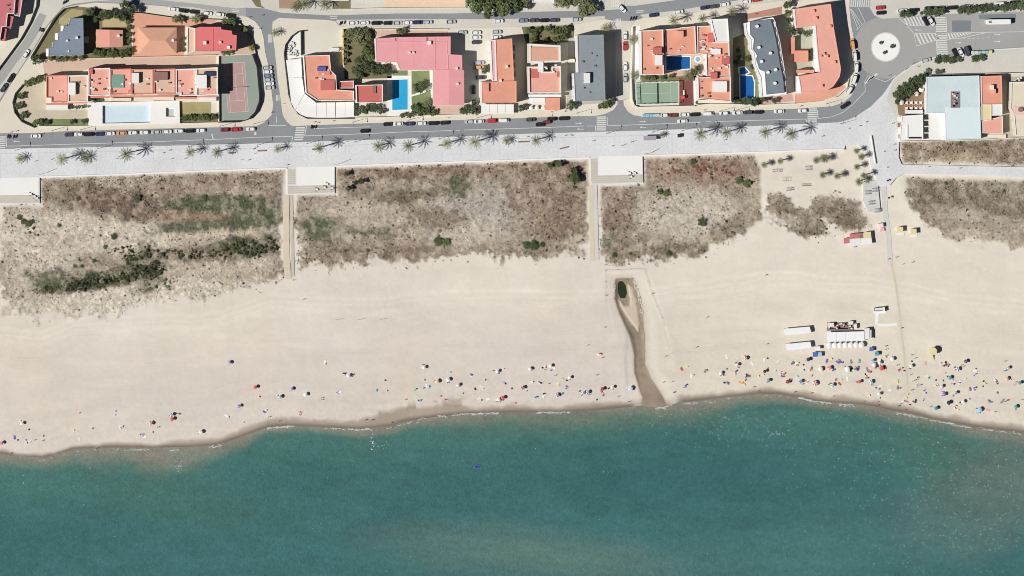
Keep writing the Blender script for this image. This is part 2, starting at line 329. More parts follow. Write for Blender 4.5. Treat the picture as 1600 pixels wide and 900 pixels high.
sc = sc * (1 + .18 * (m1 - .5) + .18 * (m2 - .5) + .14 * (m3 - .5) + .20 * (m4 - .5) + .16 * (m5 - .5))[..., None] * KALB * np.array([1.05, 1.02, 1.0])
sea_m = M('sea_water', None, var=.21, scale=.6, scale2=1.6, rough=.22, bump=.6, spec=.35, attr='Col')
sea = link('sea', gridmesh('sea', xs2, ys2, np.full(X2.shape, SEA), sc, sea_m)); sea['kind'] = 'structure'
# foam: broken lines along the waterline; farther out, white flecks for foam specks and painted sun glints
fv = []; ff = []
def quad(x, y, z, w, h, a, jag=.3):
    ca, sa = math.cos(a), math.sin(a); i = len(fv); q = []; z += random.uniform(0, .09)
    for u, v in ((-1, -.6), (0, -1), (1, -.4), (.9, .7), (.1, 1), (-.9, .5)):
        u *= w * random.uniform(1 - jag, 1 + jag); v *= h * random.uniform(1 - jag, 1 + jag); q.append((x + u * ca - v * sa, y + u * sa + v * ca, z))
    fv.extend(q); ff.append(tuple(range(i, i + 6)))
for (x0, x1, dy, dn) in ((205, 232, 3, .5), (265, 282, 5, .5), (328, 345, 2, .7), (418, 460, 1, .9), (545, 580, 1, .8), (505, 540, 1, .25), (655, 720, 0, .3), (718, 780, 0, 1), (840, 890, 0, .8), (1025, 1050, 2, .8), (1070, 1090, 3, .7), (1250, 1300, 1, 1.1), (1313, 1335, 2, .7), (1400, 1440, 3, .8), (1440, 1520, 2, .6), (1530, 1600, 2, .35), (60, 200, 3, .06), (580, 660, 3, .12), (1100, 1250, 3, .06)):
    for k in range(int((x1 - x0) * dn * 1.6)):
        x = random.uniform(x0, x1); y = np.interp(x, SX, SY) + dy + random.gauss(0, .9); quad(*W(x, y), SEA + .03, random.uniform(.2, .8), random.uniform(.06, .17), math.atan2(-(np.interp(x + 3, SX, SY) - np.interp(x - 3, SX, SY)), 6))
foam_glint_w = M('sea_foam_and_glint_white', (205, 212, 208), var=.2, scale=1, rough=.9)
foam = structure('sea_foam', (fv, ff), foam_glint_w, kind='stuff')
fv = []; ff = []
def flecks(n, cx, cy, sx, sy, lo=.10, hi=.26):
    for k in range(n):
        x = random.gauss(cx, sx); y = random.gauss(cy, sy)
        if y < np.interp(x, SX, SY) + 6 or y > 960: continue
        quad(*W(x, y), SEA + .03, random.uniform(lo, hi), random.uniform(lo, hi) * .8, random.uniform(0, 3))
flecks(260, 1460, 760, 90, 60); flecks(150, 1140, 660, 60, 20); flecks(140, 1350, 700, 160, 40); flecks(160, 1500, 850, 90, 40); flecks(120, 800, 780, 420, 70, .08, .16); flecks(70, 200, 770, 150, 60, .08, .16); flecks(16, 582, 693, 2, 6, .15, .35); flecks(10, 595, 698, 8, 6, .1, .2); flecks(30, 281, 729, 6, 5); flecks(14, 1213, 677, 9, 2, .12, .3)
structure('sea_glints', (fv, ff), foam_glint_w, kind='stuff')

# ------------------------------------------------------------------ town ground
asph = M('asphalt', (147, 151, 153), var=.13, scale=.06, scale2=1.2, rough=.9)
asphL = M('asphalt_light', (172, 172, 168), var=.08, scale=.06, scale2=1.2, rough=.9)
asphP = M('asphalt_patch', (132, 139, 143), var=.05, scale=.3, rough=.9)
pave = M('pavement', (228, 221, 203), var=.09, scale=.10, scale2=1.5, rough=.9)
conc = M('pale_concrete', (214, 211, 199), var=.11, scale=.09, scale2=1.2, rough=.9)
prom = M('promenade_paving', (224, 226, 226), var=.15, scale=.07, scale2=.9, rough=.9)
plaza = M('plaza_paving', (247, 245, 239), var=.04, scale=.1, rough=.9)
paint = M('road_paint', (228, 228, 222), var=.15, scale=.8, scale2=4, rough=.8)
road = structure('road', sheet([(-1500, -1500), (3000, -1500), (3000, 60), (1700, 100), (1420, 150), (1320, 205), (-1500, 262)], 0.0), asph)
def slab(name, pts, mat, z0=-.2, z1=.12): return structure(name, prism([W(*p) for p in pts], z0, z1), mat)
DKERB = [(-700, 250), (-60, 235), (0, 232.5), (240, 228), (420, 223.5), (620, 217), (820, 209), (1020, 203.6), (1200, 196), (1260, 193.5), (1310, 191), (1326, 187), (1340, 180), (1360, 167), (1380, 147), (1395, 125), (1425, 102), (1440, 95), (1463, 88), (1485, 90), (1520, 88), (1553, 77), (1600, 74), (2400, 60)]
slab('pavement', [(118, 8), (150, 4), (250, 9), (345, 21), (385, 26), (398, 33), (408, 45), (412, 60), (414, 80), (420, 105), (424, 140), (427, 165), (424, 180), (412, 192), (400, 197), (330, 199), (220, 201.5), (100, 205), (60, 208), (10, 208), (-40, 210), (-20, 185), (0, 160), (18, 130), (38, 100), (55, 75), (75, 40), (100, 12)], pave)
slab('pavement', [(-700, -900), (60, -900), (66, -30), (60, 10), (48, 35), (35, 60), (15, 85), (-2, 108), (-60, 190), (-700, 230)], pave)
slab('pavement', [(215, -900), (212, -4), (300, 5), (370, 13), (385, 12), (412, 13), (440, 20), (515, 24), (620, 21), (700, 21), (800, 19), (900, 17), (932, 13), (946, 0), (950, -900)], conc)
slab('pavement', [(980, -900), (976, 9), (992, 9), (1050, 1), (1130, -10), (1150, -900)], conc)
slab('pavement', [(426, 34), (436, 28), (510, 31), (524, 33), (530, 41), (640, 42), (760, 43), (800, 42), (900, 38), (925, 33), (945, 30), (957, 32), (963, 45), (965, 163), (958, 172), (945, 178), (930, 181), (880, 182), (800, 185), (700, 188), (620, 191), (560, 193), (480, 196), (462, 197), (455, 196), (448, 190), (443, 182), (441, 175), (439, 158), (434, 124), (429, 75), (425, 50)], pave)
slab('pavement', [(986, 42), (993, 32), (1005, 28), (1060, 24), (1100, 17), (1150, 9), (1200, 4), (1240, -2), (1260, -900), (1322, -900), (1327, 10), (1330, 40), (1334, 60), (1337, 80), (1341, 100), (1342, 115), (1338, 135), (1330, 150), (1318, 160), (1300, 166), (1260, 169), (1200, 172), (1100, 177), (1050, 180), (1003, 182), (990, 180), (982, 175), (975, 165), (974, 157), (983, 154)], pave)
slab('pavement', [(1362, -900), (1359, 12), (1366, 24), (1378, 29), (1402, 28), (1440, 24), (1480, 22), (1600, 18), (2400, 0), (2400, -900)], conc)
slab('promenade', DKERB + [(2400, 205), (1600, 216), (1405, 221), (1404, 245), (1409, 257), (1600, 261), (2400, 275), (2400, 294), (1600, 277), (1500, 273), (1412, 271.5), (1400, 278), (1390, 290), (1372, 290), (1368, 275), (1361, 262), (1358, 240), (1340, 226), (1320, 228), (1320, 234), (1200, 238.5), (1004, 244), (1005, 286), (924, 289), (922, 247), (898, 248.5), (620, 257), (523, 260.5), (523, 302), (449, 304), (449, 263.5), (300, 268.5), (62, 277.5), (62, 318), (-700, 330)], prom, -2.0)
SHEETS = []
def ground(name, pts, mat, z=.124): o = structure(name, sheet(pts, z), mat); return o
ground('pavement', [(1396, 126), (1425, 104), (1440, 97), (1463, 90), (1553, 79), (1600, 76), (2400, 62), (2400, 212), (1600, 215), (1405, 220), (1398, 180), (1385, 155)], conc)
ground('plaza', [(463, 261), (522, 260), (522, 289), (463, 290)], plaza)
ground('plaza', [(935, 244), (1003, 243), (1003, 272), (935, 274)], plaza)
ground('plaza', [(-60, 279), (60, 277), (60, 304), (-60, 305)], plaza)
stp = M('timber_steps', (205, 198, 182), var=.12, scale=.2, scale2=3)
for k in range(4):     # shallow timber steps at the beach side of the plazas
    for (x0, x1, y, s) in ((450, 523, 291, -.03), (925, 1004.5, 275, -.03), (-60, 61.5, 306, -.01)):
        structure('step', prism([W(x0, y + k * 3 - (0)), W(x1, y + k * 3 + (x1 - x0) * s), W(x1, y + k * 3 + 2.6 + (x1 - x0) * s), W(x0, y + k * 3 + 2.6)], .10, .16 - .004 * k), stp)
for (x0, x1, y0, y1) in ((449.5, 461.5, 264.5, 290), (923, 933.5, 248, 286)):
    n = int((y1 - y0) / 3)
    for k in range(n):
        structure('plank', prism([W(x0, y0 + k * 3), W(x1, y0 + k * 3 - .3), W(x1, y0 + k * 3 + 2.3), W(x0, y0 + k * 3 + 2.6)], .10, .15), stp)
# surfaces of streets that are paler than the seafront road
structure('street', sheet([(60, 5), (75, -40), (214, -40), (212, -2), (150, 2), (116, 6), (98, 11), (73, 40), (53, 75), (36, 100), (16, 130), (-2, 158), (-42, 208), (-300, 216), (-60, 190), (-2, 110), (15, 86), (36, 61), (49, 36)], .004), conc)
structure('street', sheet([(62, 20), (73, 24), (58, 55), (42, 80), (26, 98), (5, 128), (-30, 170), (-30, 140), (2, 108), (18, 88), (38, 62)], .008), asphL)
structure('street', sheet([(118, 6), (213, -3), (300, 4), (368, 13), (384, 13), (384, 25), (345, 20), (250, 8), (150, 3)], .0045), asphL)
structure('parking_strip', sheet([(250, 9.2), (300, 11), (345, 19), (384, 25), (345, 20.9), (250, 8.8)], .009), conc)
structure('parking_strip', sheet([(526, 31), (620, 30), (760, 30), (900, 27.5), (945, 25), (945, 29.8), (925, 32.8), (900, 37.8), (800, 41.8), (760, 42.8), (640, 41.8), (530, 40.8), (525, 33)], .004), conc)
structure('parking_strip', sheet([(1000, 23), (1060, 16), (1120, 6), (1180, -4), (1240, -10), (1240, -2.3), (1200, 3.8), (1150, 8.8), (1100, 16.8), (1060, 23.8), (1005, 27.8)], .004), conc)
structure('street', sheet([(958, 32), (992, 33), (985.5, 42), (982.5, 154), (974, 156), (966, 157), (963.5, 45)], .004), conc)
structure('street', sheet([(951, -40), (979, -40), (975, 9), (972, 14), (945, 16), (933, 13), (947, 0)], .005), conc)
structure('roundabout', ([(*W(1384 + 49 * math.cos(a), 74 - 49 * math.sin(a)), .004) for a in np.linspace(0, 2 * math.pi, 56)[:-1]], [tuple(range(55))]), asphL)
structure('street', sheet([(1405, 27.5), (1440, 24.5), (1480, 22.5), (1600, 18.5), (2400, 1), (2400, 59), (1600, 73), (1553, 76), (1500, 82), (1463, 87), (1430, 97), (1432, 60)], .0085), asphL)
structure('asphalt_patch', sheet([(1487, 32), (1517, 32), (1517, 49), (1488, 50)], .0125), asphP)
structure('asphalt_patch', sheet([(1529, 23), (1587, 21.5), (1588, 29), (1530, 30)], .0125), asphP)
structure('parking_strip', sheet([(409, 103), (419, 102), (424, 137), (414, 140)], .124), conc)
def disc(cx, cy, r, z, n=40): return [(*W(cx + r * math.cos(a), cy - r * math.sin(a)), z) for a in np.linspace(0, 2 * math.pi, n + 1)[:-1]], [tuple(range(n))]
# roundabout island: kerbed disc with ornamental planting
isl = structure('roundabout_island', prism([(p[0], p[1]) for p in disc(1384, 73.5, 21.5, 0)[0]], 0, .16), M('island_white', (250, 250, 246), var=.03))
ring = prism([(p[0], p[1]) for p in disc(1384, 73.5, 23.2, 0)[0]], 0, .10)
structure('kerb', ring, conc)
# paths to the beach
def path(pts, w, mat, dz=.05):
    q = []; v, f = strip(pts, w, 0)
    v = [(a, b, max(sand_z(a / S + 800, 450 - b / S) + dz, -2.1)) for a, b, _ in v]; structure('path', (v, f), mat)
def dense(pts, n=24):
    t = np.linspace(0, len(pts) - 1, n); return [(float(np.interp(k, range(len(pts)), [p[0] for p in pts])), float(np.interp(k, range(len(pts)), [p[1] for p in pts]))) for k in t]
sandp = M('sandy_path', (222, 210, 188), var=.08, scale=.3, rough=.95)
board = M('boardwalk_timber', (206, 199, 184), var=.12, scale=.5, scale2=5, rough=.9)
greyp = M('grey_walkway', (218, 215, 208), var=.07, scale=.2, rough=.9)
def lam(pts, w, mat, dz=.3):
    """walkway laid on the sand, with thickness"""
    q = dense(pts, 30); v, f = strip(q, w, 0); n = len(v)
    top = [(a, b, sand_z(a / S + 800, 450 - b / S) + dz) for a, b, _ in v]
    zs = [max(top[i][2], top[i ^ 1][2]) for i in range(n)]
    top = [(a[0], a[1], k) for a, k in zip(top, zs)]; bot = [(a, b, k - .8) for a, b, k in top]
    fs = list(f)
    for i in range(0, n - 2, 2): fs += [(i, i + 2, n + i + 2, n + i), (i + 1, n + i + 1, n + i + 3, i + 3)]
    structure('path', (top + bot, fs), mat)
lam([(447, 305), (447, 350), (447.5, 400), (450, 436)], 3.0, sandp, .22); lam([(455, 305), (456, 350), (457, 400), (458, 432)], 1.5, board, .26)
lam([(923, 289), (924, 330), (925, 380), (926, 408)], 2.2, sandp, .22); lam([(930, 289), (931, 330), (932, 380), (933, 406)], 1.9, greyp, .26)
lam([(1381, 289), (1383, 330), (1388, 365), (1391, 412)], 2.6, greyp, .12)
lam([(1393, 412), (1401, 450), (1406, 490), (1412, 540), (1419, 600)], 1.0, M('buried_boardwalk', (219, 207, 184), var=.06, scale=.4), .03)
lam([(1371, 489), (1370.5, 500), (1370.5, 508)], 1.5, plaza, .03); lam([(1372, 508), (1388, 508), (1403, 507)], 1.3, plaza, .035)
ppl = M('playground_paving', (216, 216, 210), var=.16, scale=.2, scale2=1, rough=.9)
structure('playground_paving', prism([W(*p) for p in [(1349, 284), (1371, 281), (1376, 330), (1368, 334), (1356, 330), (1348, 312)]], -2, -.02), ppl)
joint = M('paving_joint', (204, 206, 206), var=.08)
kx = [p[0] for p in DKERB]; ky = [p[1] for p in DKERB]
structure('paving_joint', strip([(x, float(np.interp(x, kx, ky)) + 7.5) for x in range(-100, 1300, 40)], .22, .126), joint)
for x in range(-90, 1300, 30):
    y0 = float(np.interp(x, kx, ky)) + 8.5; y1 = float(np.interp(x, [0, 62, 300, 449, 620, 920, 1200, 1320], [280, 276, 267, 262, 256, 246, 237, 232]))
    structure('paving_joint', strip([(x, y0), (x + 1, y1)], .10, .1285), joint)
# white coping wall between promenade and dunes
cop = M('white_coping', (246, 246, 242), var=.03)
for k, pl in enumerate([[(63, 276.6), (180, 273), (300, 267.8), (448, 262.8)], [(524, 259.8), (620, 256.2), (760, 251.6), (898, 247.2), (921, 246.4)], [(1005, 243.2), (1100, 240.6), (1200, 237.4), (1319, 233)]]):
    o = structure('coping_wall', wallstrip([W(*p) for p in pl], .7, -.6, .55), cop); del o['kind']
    tag(o, ['low white coping wall above the dune with the dark thicket', 'low white coping wall above the dune between the two beach paths', 'low white coping wall above the dune beside the creek path'][k], 'wall', 'coping walls of the promenade')

# ------------------------------------------------------------------ road markings (children of the road)
def mark(pts, w, z=.0165): structure('road_marking', strip(pts, w, z), paint, road)
def markp(pts, z=.0165): structure('road_marking', sheet(pts, z), paint, road)
def zebra(cx, cy, w, h, n, slope=0, vert=False):
    for k in range(n):
        if vert:
            x = cx - w / 2 + (k + .5) * w / n; markp([(x - w / n * .27, cy - h / 2), (x + w / n * .27, cy - h / 2), (x + w / n * .27 + slope, cy + h / 2), (x - w / n * .27 + slope, cy + h / 2)])
        else:
            y = cy - h / 2 + (k + .5) * h / n; sx = slope * (k + .5 - n / 2)
            markp([(cx - w / 2 + sx, y - h / n * .27), (cx + w / 2 + sx, y - h / n * .27 - .2), (cx + w / 2 + sx, y + h / n * .27 - .2), (cx - w / 2 + sx, y + h / n * .27)])
zebra(1, 222.5, 15, 20, 6); mark([(9.5, 212), (10, 229)], .3)
zebra(468, 209, 14, 22, 6, -.6); mark([(479, 197), (476, 212)], .3); mark([(457, 213.5), (456, 221)], .3)
zebra(939.5, 193, 14.5, 23, 8); mark([(948.5, 183), (949, 197)], .3); mark([(930.5, 197), (931, 205)], .3)
zebra(1269, 180.5, 14.5, 23, 8); mark([(1277.5, 172), (1278, 185)], .3); mark([(1259.5, 186), (1260, 192)], .3)
zebra(1471, 56, 16, 60, 17, .25); mark([(1463, 62), (1464.5, 86)], .3); mark([(1478, 27), (1480, 60)], .3)
zebra(1342, 5.5, 32, 11, 11, 1, True); zebra(961, 5, 14, 12, 5, 1, True); zebra(966, 35, 9, 12, 4, 0, True); zebra(422, 60, 7, 13, 4, 0, True); zebra(434, 153, 6, 9, 3, 0, True)
for (x, y) in ((521.5, 26), (368, 15), (1000, 17)):
    for k in range(2): mark([(x - 6, y + k * 2.6), (x + 6, y + k * 2.6 - (1 if x > 900 else -1 if x < 400 else 0))], .28)
mark([(10, 228.5), (120, 225), (240, 221.5), (340, 217.5), (400, 214.5), (457, 213)], .22); mark([(476, 212.3), (560, 209.3), (620, 206.6), (706, 204)], .22); mark([(712, 203.7), (719, 203.5)], .22); mark([(725, 203.2), (820, 200.3), (912, 197)], .22); mark([(917, 197), (931, 196.8)], .22)
mark([(949, 196.5), (1020, 194), (1095, 191)], .22); mark([(1103, 190.5), (1111, 190.3)], .22); mark([(1117, 190), (1200, 187.5), (1259, 186)], .22)
mark([(1278, 185.2), (1300, 182.5), (1316, 176), (1332, 164), (1345, 150), (1352, 142)], .22)
mark([(490, 201), (530, 199.5), (578, 198)], .2); mark([(331, 209), (333, 217)], .5)
mark([(420, 196), (447, 196)], .25); mark([(431.5, 182), (432, 192)], .3)
for (x, y, f) in ((27, 221, -1), (28, 232, 1), (903, 193, 1), (908, 202, -1), (1003, 190, 1), (1006, 199, -1), (1436, 47, -1), (1496, 67, 1), (1557, 54, 1), (1557, 65, 1)):
    mark([(x - 4 * f, y), (x + 3 * f, y - .2)], .22); markp([(x + 3 * f, y - 1.6), (x + 6.5 * f, y - .2), (x + 3 * f, y + 1.2)][::f])
markp([(397, 207.5), (400, 206), (401, 209.5), (398, 212)])
for k in range(6):
    markp([(1411 + k * 5, 27.8 - k * .4), (1413.3 + k * 5, 27.7 - k * .4), (1419 + k * 5 + 1, 39.5), (1416.5 + k * 5 + 1, 39.5)])
    markp([(1430 + k * 6, 52.5), (1432.4 + k * 6, 52.4), (1440 + k * 5.6, 68 - k * 1.4), (1437.5 + k * 5.6, 69 - k * 1.4)])
for k in range(8): markp([(1480 + k * 4.6, 51.5), (1482.4 + k * 4.6, 51.4), (1486 + k * 4.6, 60.5 - k * 1.05), (1483.5 + k * 4.6, 60.8 - k * 1.05)])
mark([(1430, 52), (1462, 52), (1540, 50.5), (1600, 49.5), (1800, 46)], .22); mark([(1480, 61.5), (1505, 59), (1540, 51.2)], .22); mark([(1404, 28), (1416, 38), (1428, 52), (1432, 72), (1462, 63)], .25); mark([(1417, 39.5), (1446, 40.5)], .22)
for k in range(7): mark([(1497 + k * 7.5, 61 - k * .3), (1501 + k * 7.5, 60.8 - k * .3)], .18)
for k in range(3): markp([(1350 + k * 4.6, 132 - k * 4), (1353 + k * 4.6, 131 - k * 4), (1362 + k * 5, 120 - k * 3 + 2), (1359 + k * 5, 120 - k * 3)])
mark([(1352, 142), (1351, 128), (1356, 118), (1384, 128), (1400, 118)], .22)
mark([(1395, 124), (1425, 102)], .25); markp([(1414, 110), (1424, 101), (1426, 104), (1418, 110)])
for k in range(3): mark([(1328 + k * 1.5, 13 + k), (1341 + k * 3, 46 - k * 4)], .2)
mark([(1341, 12), (1352, 35), (1338, 47)], .22)

# ------------------------------------------------------------------ surfaces inside the plots
terra = M('terracotta_paving', (226, 168, 142), var=.10, scale=.3); tan = M('tan_paving', (214, 186, 166), var=.08, scale=.2, scale2=1.5)
lawn = M('lawn_grass', (130, 142, 98), var=.22, scale=.25, scale2=2.5, rough=.95); lawnY = M('dry_lawn', (172, 164, 118), var=.2, scale=.25, scale2=2.5, rough=.95)
soil = M('garden_soil', (128, 122, 92), var=.22, scale=.3, scale2=1.6, rough=.95); deck = M('white_pool_deck', (248, 246, 240), var=.03, scale=.2)
lotm = M('parking_lot', (226, 222, 208), var=.06, scale=.1); courtg = M('court_green', (158, 167, 156), var=.08, scale=.1); courtr = M('court_red', (190, 158, 152), var=.10, scale=.15)
padelg = M('padel_green', (154, 177, 154), var=.06, scale=.15); playr = M('play_surface', (128, 78, 74), var=.08)
ground('garden', [(66, 60), (84, 28), (100, 13), (118, 10), (140, 12), (160, 14), (205, 22), (206, 90), (66, 92), (48, 90)], soil)
ground('lawn', [(92, 30), (112, 14), (130, 16), (128, 27), (108, 29), (104, 40), (92, 38)], lawnY, .128)
ground('lawn', [(160, 26), (196, 24), (198, 42), (160, 42)], M('straw_grass', (196, 178, 132), var=.12), .128)
ground('courtyard', [(208, 20), (224, 21), (275, 29), (340, 31), (330, 38), (300, 40), (290, 42), (288, 88), (208, 90)], terra)
ground('courtyard', [(292, 40), (345, 33), (370, 34), (392, 60), (398, 84), (292, 88)], tan, .126)
ground('walkway', [(67, 95), (150, 92), (338, 87), (337, 102), (240, 104), (160, 106), (69, 117)], tan)
ground('courtyard', [(40, 130), (70, 118), (72, 172), (138, 172), (138, 184), (62, 186), (56, 200), (38, 194), (24, 178), (20, 160), (24, 146)], M('grey_tan_paving', (204, 194, 170), var=.08))
ground('lawn', [(62, 186), (138, 185), (138, 196), (62, 197)], lawn, .128)
for q in ([(138, 160), (160, 159.6), (160, 196), (139, 196)], [(160, 159.6), (234.5, 158.2), (234.5, 163.5), (160, 165)], [(160, 193), (234.5, 191.4), (234.5, 194), (160, 196)], [(234.5, 158.2), (259, 157.5), (259, 193.2), (234.5, 194)],
          [(259, 157.5), (273.5, 157.2), (273.5, 168.3), (259, 168.3)], [(259, 182.2), (273.5, 182.2), (273.5, 192.6), (259, 193.2)], [(273.5, 157.2), (280, 157), (281, 192.2), (273.5, 192.6)]):
    structure('pool_deck', prism([W(*p) for p in q], .1, 1.7), deck)
ground('lawn', [(281, 160), (330, 159), (330, 177), (281, 178)], lawnY)
ground('garden', [(281, 178.2), (340, 177), (341, 191), (282, 192)], soil)
ground('tennis_court_ground', [(342, 88), (394, 85), (400, 104), (405, 150), (404, 160), (398, 174), (388, 185), (374, 189.5), (343, 190)], courtg)
ground('parking_lot', [(474, 48), (534, 47), (534, 84), (517, 84), (475, 86)], lotm)
ground('patio', [(447, 70), (456, 56), (469, 48), (470, 90), (447, 92)], deck)
ground('garden', [(538, 45), (586, 45), (588, 100), (612, 100), (612, 122), (538, 124)], soil)
ground('courtyard', [(587, 46), (700, 48), (700, 56), (587, 57)], tan)
ground('lawn', [(613, 110), (637, 110), (637, 118), (613, 118)], lawn)
ground('pool_deck', [(605, 119), (674, 118), (674, 182), (605, 182)], plaza)
ground('lawn', [(643, 111), (671, 110), (672, 134), (660, 143), (643, 148)], lawn, .128); ground('lawn', [(643, 151), (660, 146), (673, 140), (674, 172), (644, 178)], lawn, .129)
ground('courtyard', [(672, 166), (728, 164), (730, 176), (672, 180)], tan)
ground('parking_lot', [(704, 46), (808, 44), (808, 180), (728, 180)], lotm)
ground('garden', [(815, 42), (897, 39), (897, 66), (822, 68)], soil)
ground('courtyard', [(888, 60), (962, 50), (962, 160), (885, 165)], M('grey_courtyard', (186, 184, 176), var=.08), .132)
ground('walkway', [(988, 40), (1000, 40), (1000, 125), (988, 125)], plaza)
ground('garden', [(1002, 118), (1088, 112), (1088, 126), (1002, 127)], soil)
ground('walkway', [(1084, 118), (1090, 118), (1091, 164), (1084, 164)], plaza)
ground('pool_deck', [(1037, 86), (1104, 84), (1104, 118), (1037, 120)], tan, .126)
ground('padel_court_surface', [(991, 129), (1060, 127), (1060, 162), (993, 164)], padelg)
ground('play_area', [(1061, 122), (1083, 120), (1084, 165), (1061, 165)], playr, .126)
ground('garden', [(1145, 60), (1168, 50), (1192, 120), (1192, 163), (1146, 163)], soil)
ground('lawn', [(1180, 110), (1190, 116), (1193, 160), (1182, 162), (1180, 150)], lawn, .128)
ground('walkway', [(1192, 150), (1238, 146), (1240, 158), (1192, 163)], M('pink_paving', (212, 170, 158), var=.06))
ground('walkway', [(1165, 22), (1222, 10), (1222, 22), (1165, 30)], M('brown_pink_paving', (190, 142, 124), var=.06))
ground('courtyard', [(1242, 142), (1290, 143), (1312, 128), (1322, 136), (1306, 150), (1285, 157), (1242, 161)], terra)
ground('courtyard', [(1240, 44), (1276, 40), (1280, 114), (1243, 114)], M('grey_green_court', (190, 190, 170), var=.08))
ground('restaurant_terrace', [(1400, 150), (1412, 135), (1447, 124), (1447, 178), (1404, 180)], M('terrace_brown', (150, 128, 100), var=.15), .132)
ground('courtyard', [(1566, 120), (1700, 120), (1700, 214), (1566, 214)], M('beige_courtyard', (190, 182, 164), var=.08), .132)  # one even beige-grey paving colour

# ------------------------------------------------------------------ buildings
white = M('white_render', (247, 246, 241), var=.03, scale=.2); cream = M('cream_render', (236, 226, 204), var=.05, scale=.2); offw = M('off_white_roof', (240, 240, 234), var=.04, scale=.2)
orange = M('orange_roof', (234, 166, 140), var=.13, scale=.25, scale2=2.2); salmon = M('salmon_roof', (241, 178, 159), var=.09, scale=.2, scale2=2); redr = M('red_roof', (208, 118, 110), var=.09, scale=.3)
redh = M('red_house_roof', (231, 128, 126), var=.05, scale=.3); redb = M('crimson_roof', (206, 124, 130), var=.05, scale=.2); pinkr = M('pink_roof', (240, 170, 173), var=.07, scale=.15, scale2=1.2)
slate = M('blue_grey_roof', (138, 150, 164), var=.11, scale=.15, scale2=1.2); greyr = M('grey_roof', (150, 158, 161), var=.12, scale=.1, scale2=1); dslate = M('dark_slate_roof', (127, 139, 148), var=.11, scale=.12, scale2=1)
tanr = M('tan_roof', (228, 194, 168), var=.07, scale=.3); hipr = M('orange_tile_roof', (229, 176, 148), var=.08, scale=.3, scale2=3, bump=.3); salm2 = M('salmon_tile_roof', (230, 166, 146), var=.05, scale=.3, scale2=3, bump=.3)
bluew = M('pale_blue_sheet_roof', (214, 229, 230), var=.11, scale=.15, scale2=1.5); teal = M('teal_roof', (128, 168, 152), var=.12, scale=.4); brownr = M('brown_roof', (156, 120, 108), var=.12, scale=.5, scale2=3)
darkg = M('dark_glass', (36, 42, 54), var=.05, rough=.1, spec=.5); trim = M('red_trim', (230, 146, 128), var=.06); yelr = M('yellow_roof', (238, 222, 170), var=.05); metalg = M('grey_metal', (150, 152, 154), var=.06, rough=.45, metal=.3)
panel = M('solar_panel', (62, 78, 104), var=.05, rough=.15, spec=.5)
WIN = None
def win_mesh():
    global WIN
    if WIN is None:
        v, f = join(box(-.62, -.05, -.7, .62, .05, .7), box(-.5, -.07, -.58, .5, .07, .58))
        WIN = mesh('window', v, f, [white, darkg], [0] * 5 + [1] * 5)
    return WIN
def windows(t, base, z0, h, maxn=14):
    n = len(base); cnt = 0
    for i in range(n):
        a = Vector(base[i]); b = Vector(base[(i + 1) % n]); e = b - a; L = e.length
        nr = Vector((e.y, -e.x)).normalized()
        if L < 4 or not (nr.x < -.6 or nr.y < -.75): continue
        for st in range(int((h - z0) / 3.0)):
            for k in range(int(L // 3.4)):
                if cnt >= maxn: return
                p = a + e * ((k + .5) / int(L // 3.4)) + nr * .01
                o = t.shared('window', win_mesh(), (p.x - t.o[0], p.y - t.o[1], z0 + 1.6 + st * 3.0 - t.o[2]), None, (0, 0, math.atan2(e.y, e.x))); cnt += 1
def vol(t, px, h, roof, wall=white, par=.5, pm=None, z0=.1, win=8, pw=.3, kind='flat', rise=1.2, name='roof'):
    base = ccw([U(x, y, h) for x, y in px])
    if kind == 'flat':
        t.part('wall', prism(base, z0, h + par, top=False), wall)
        inn = inset(base, pw); n = len(base)
        v = [(x, y, h + par) for x, y in base] + [(x, y, h + par) for x, y in inn] + [(x, y, h) for x, y in inn]
        f = [(i, (i + 1) % n, n + (i + 1) % n, n + i) for i in range(n)] + [(n + i, n + (i + 1) % n, 2 * n + (i + 1) % n, 2 * n + i) for i in range(n)]
        t.part('parapet', (v, f), pm or wall)
        r = t.part(name, ([(x, y, h) for x, y in inn], [tuple(range(n))]), roof)
    else:
        t.part('wall', prism(inset(base, .35), z0, h, top=False), wall)
        a, b, c, d = [Vector(U(x, y, h)) for x, y in px]        # ridge from mid(a,b)... to mid(c,d)
        m1 = (a + b) / 2; m2 = (c + d) / 2; e = (m2 - m1)
        if kind == 'hip': m1 = m1 + e * .3; m2 = m2 - e * .3
        v = [(*a, h), (*b, h), (*c, h), (*d, h), (*m1, h + rise), (*m2, h + rise), (*a, h - .2), (*b, h - .2), (*c, h - .2), (*d, h - .2)]
        f = [(1, 2, 5, 4), (3, 0, 4, 5), (0, 1, 4), (2, 3, 5), (0, 1, 7, 6), (1, 2, 8, 7), (2, 3, 9, 8), (3, 0, 6, 9), (6, 7, 8, 9)]
        vv, ff = v, f
        bm = bmesh.new(); bv = [bm.verts.new((p[0] - t.o[0], p[1] - t.o[1], p[2] - t.o[2])) for p in vv]
        for q in ff: bm.faces.new([bv[i] for i in q])
        bmesh.ops.recalc_face_normals(bm, faces=bm.faces); me = bpy.data.meshes.new(name); bm.to_mesh(me); bm.free(); me.materials.append(roof)
        r = link(name, me, t.r)
    if win: windows(t, base, z0, h, win)
    return r
def rb(t, name, x0, y0, x1, y1, z0, z1, mat, parent=None):
    p = [U(x0, y0, z1), U(x1, y0, z1), U(x1, y1, z1), U(x0, y1, z1)]
    return t.part(name, prism(p, z0, z1), mat, parent)
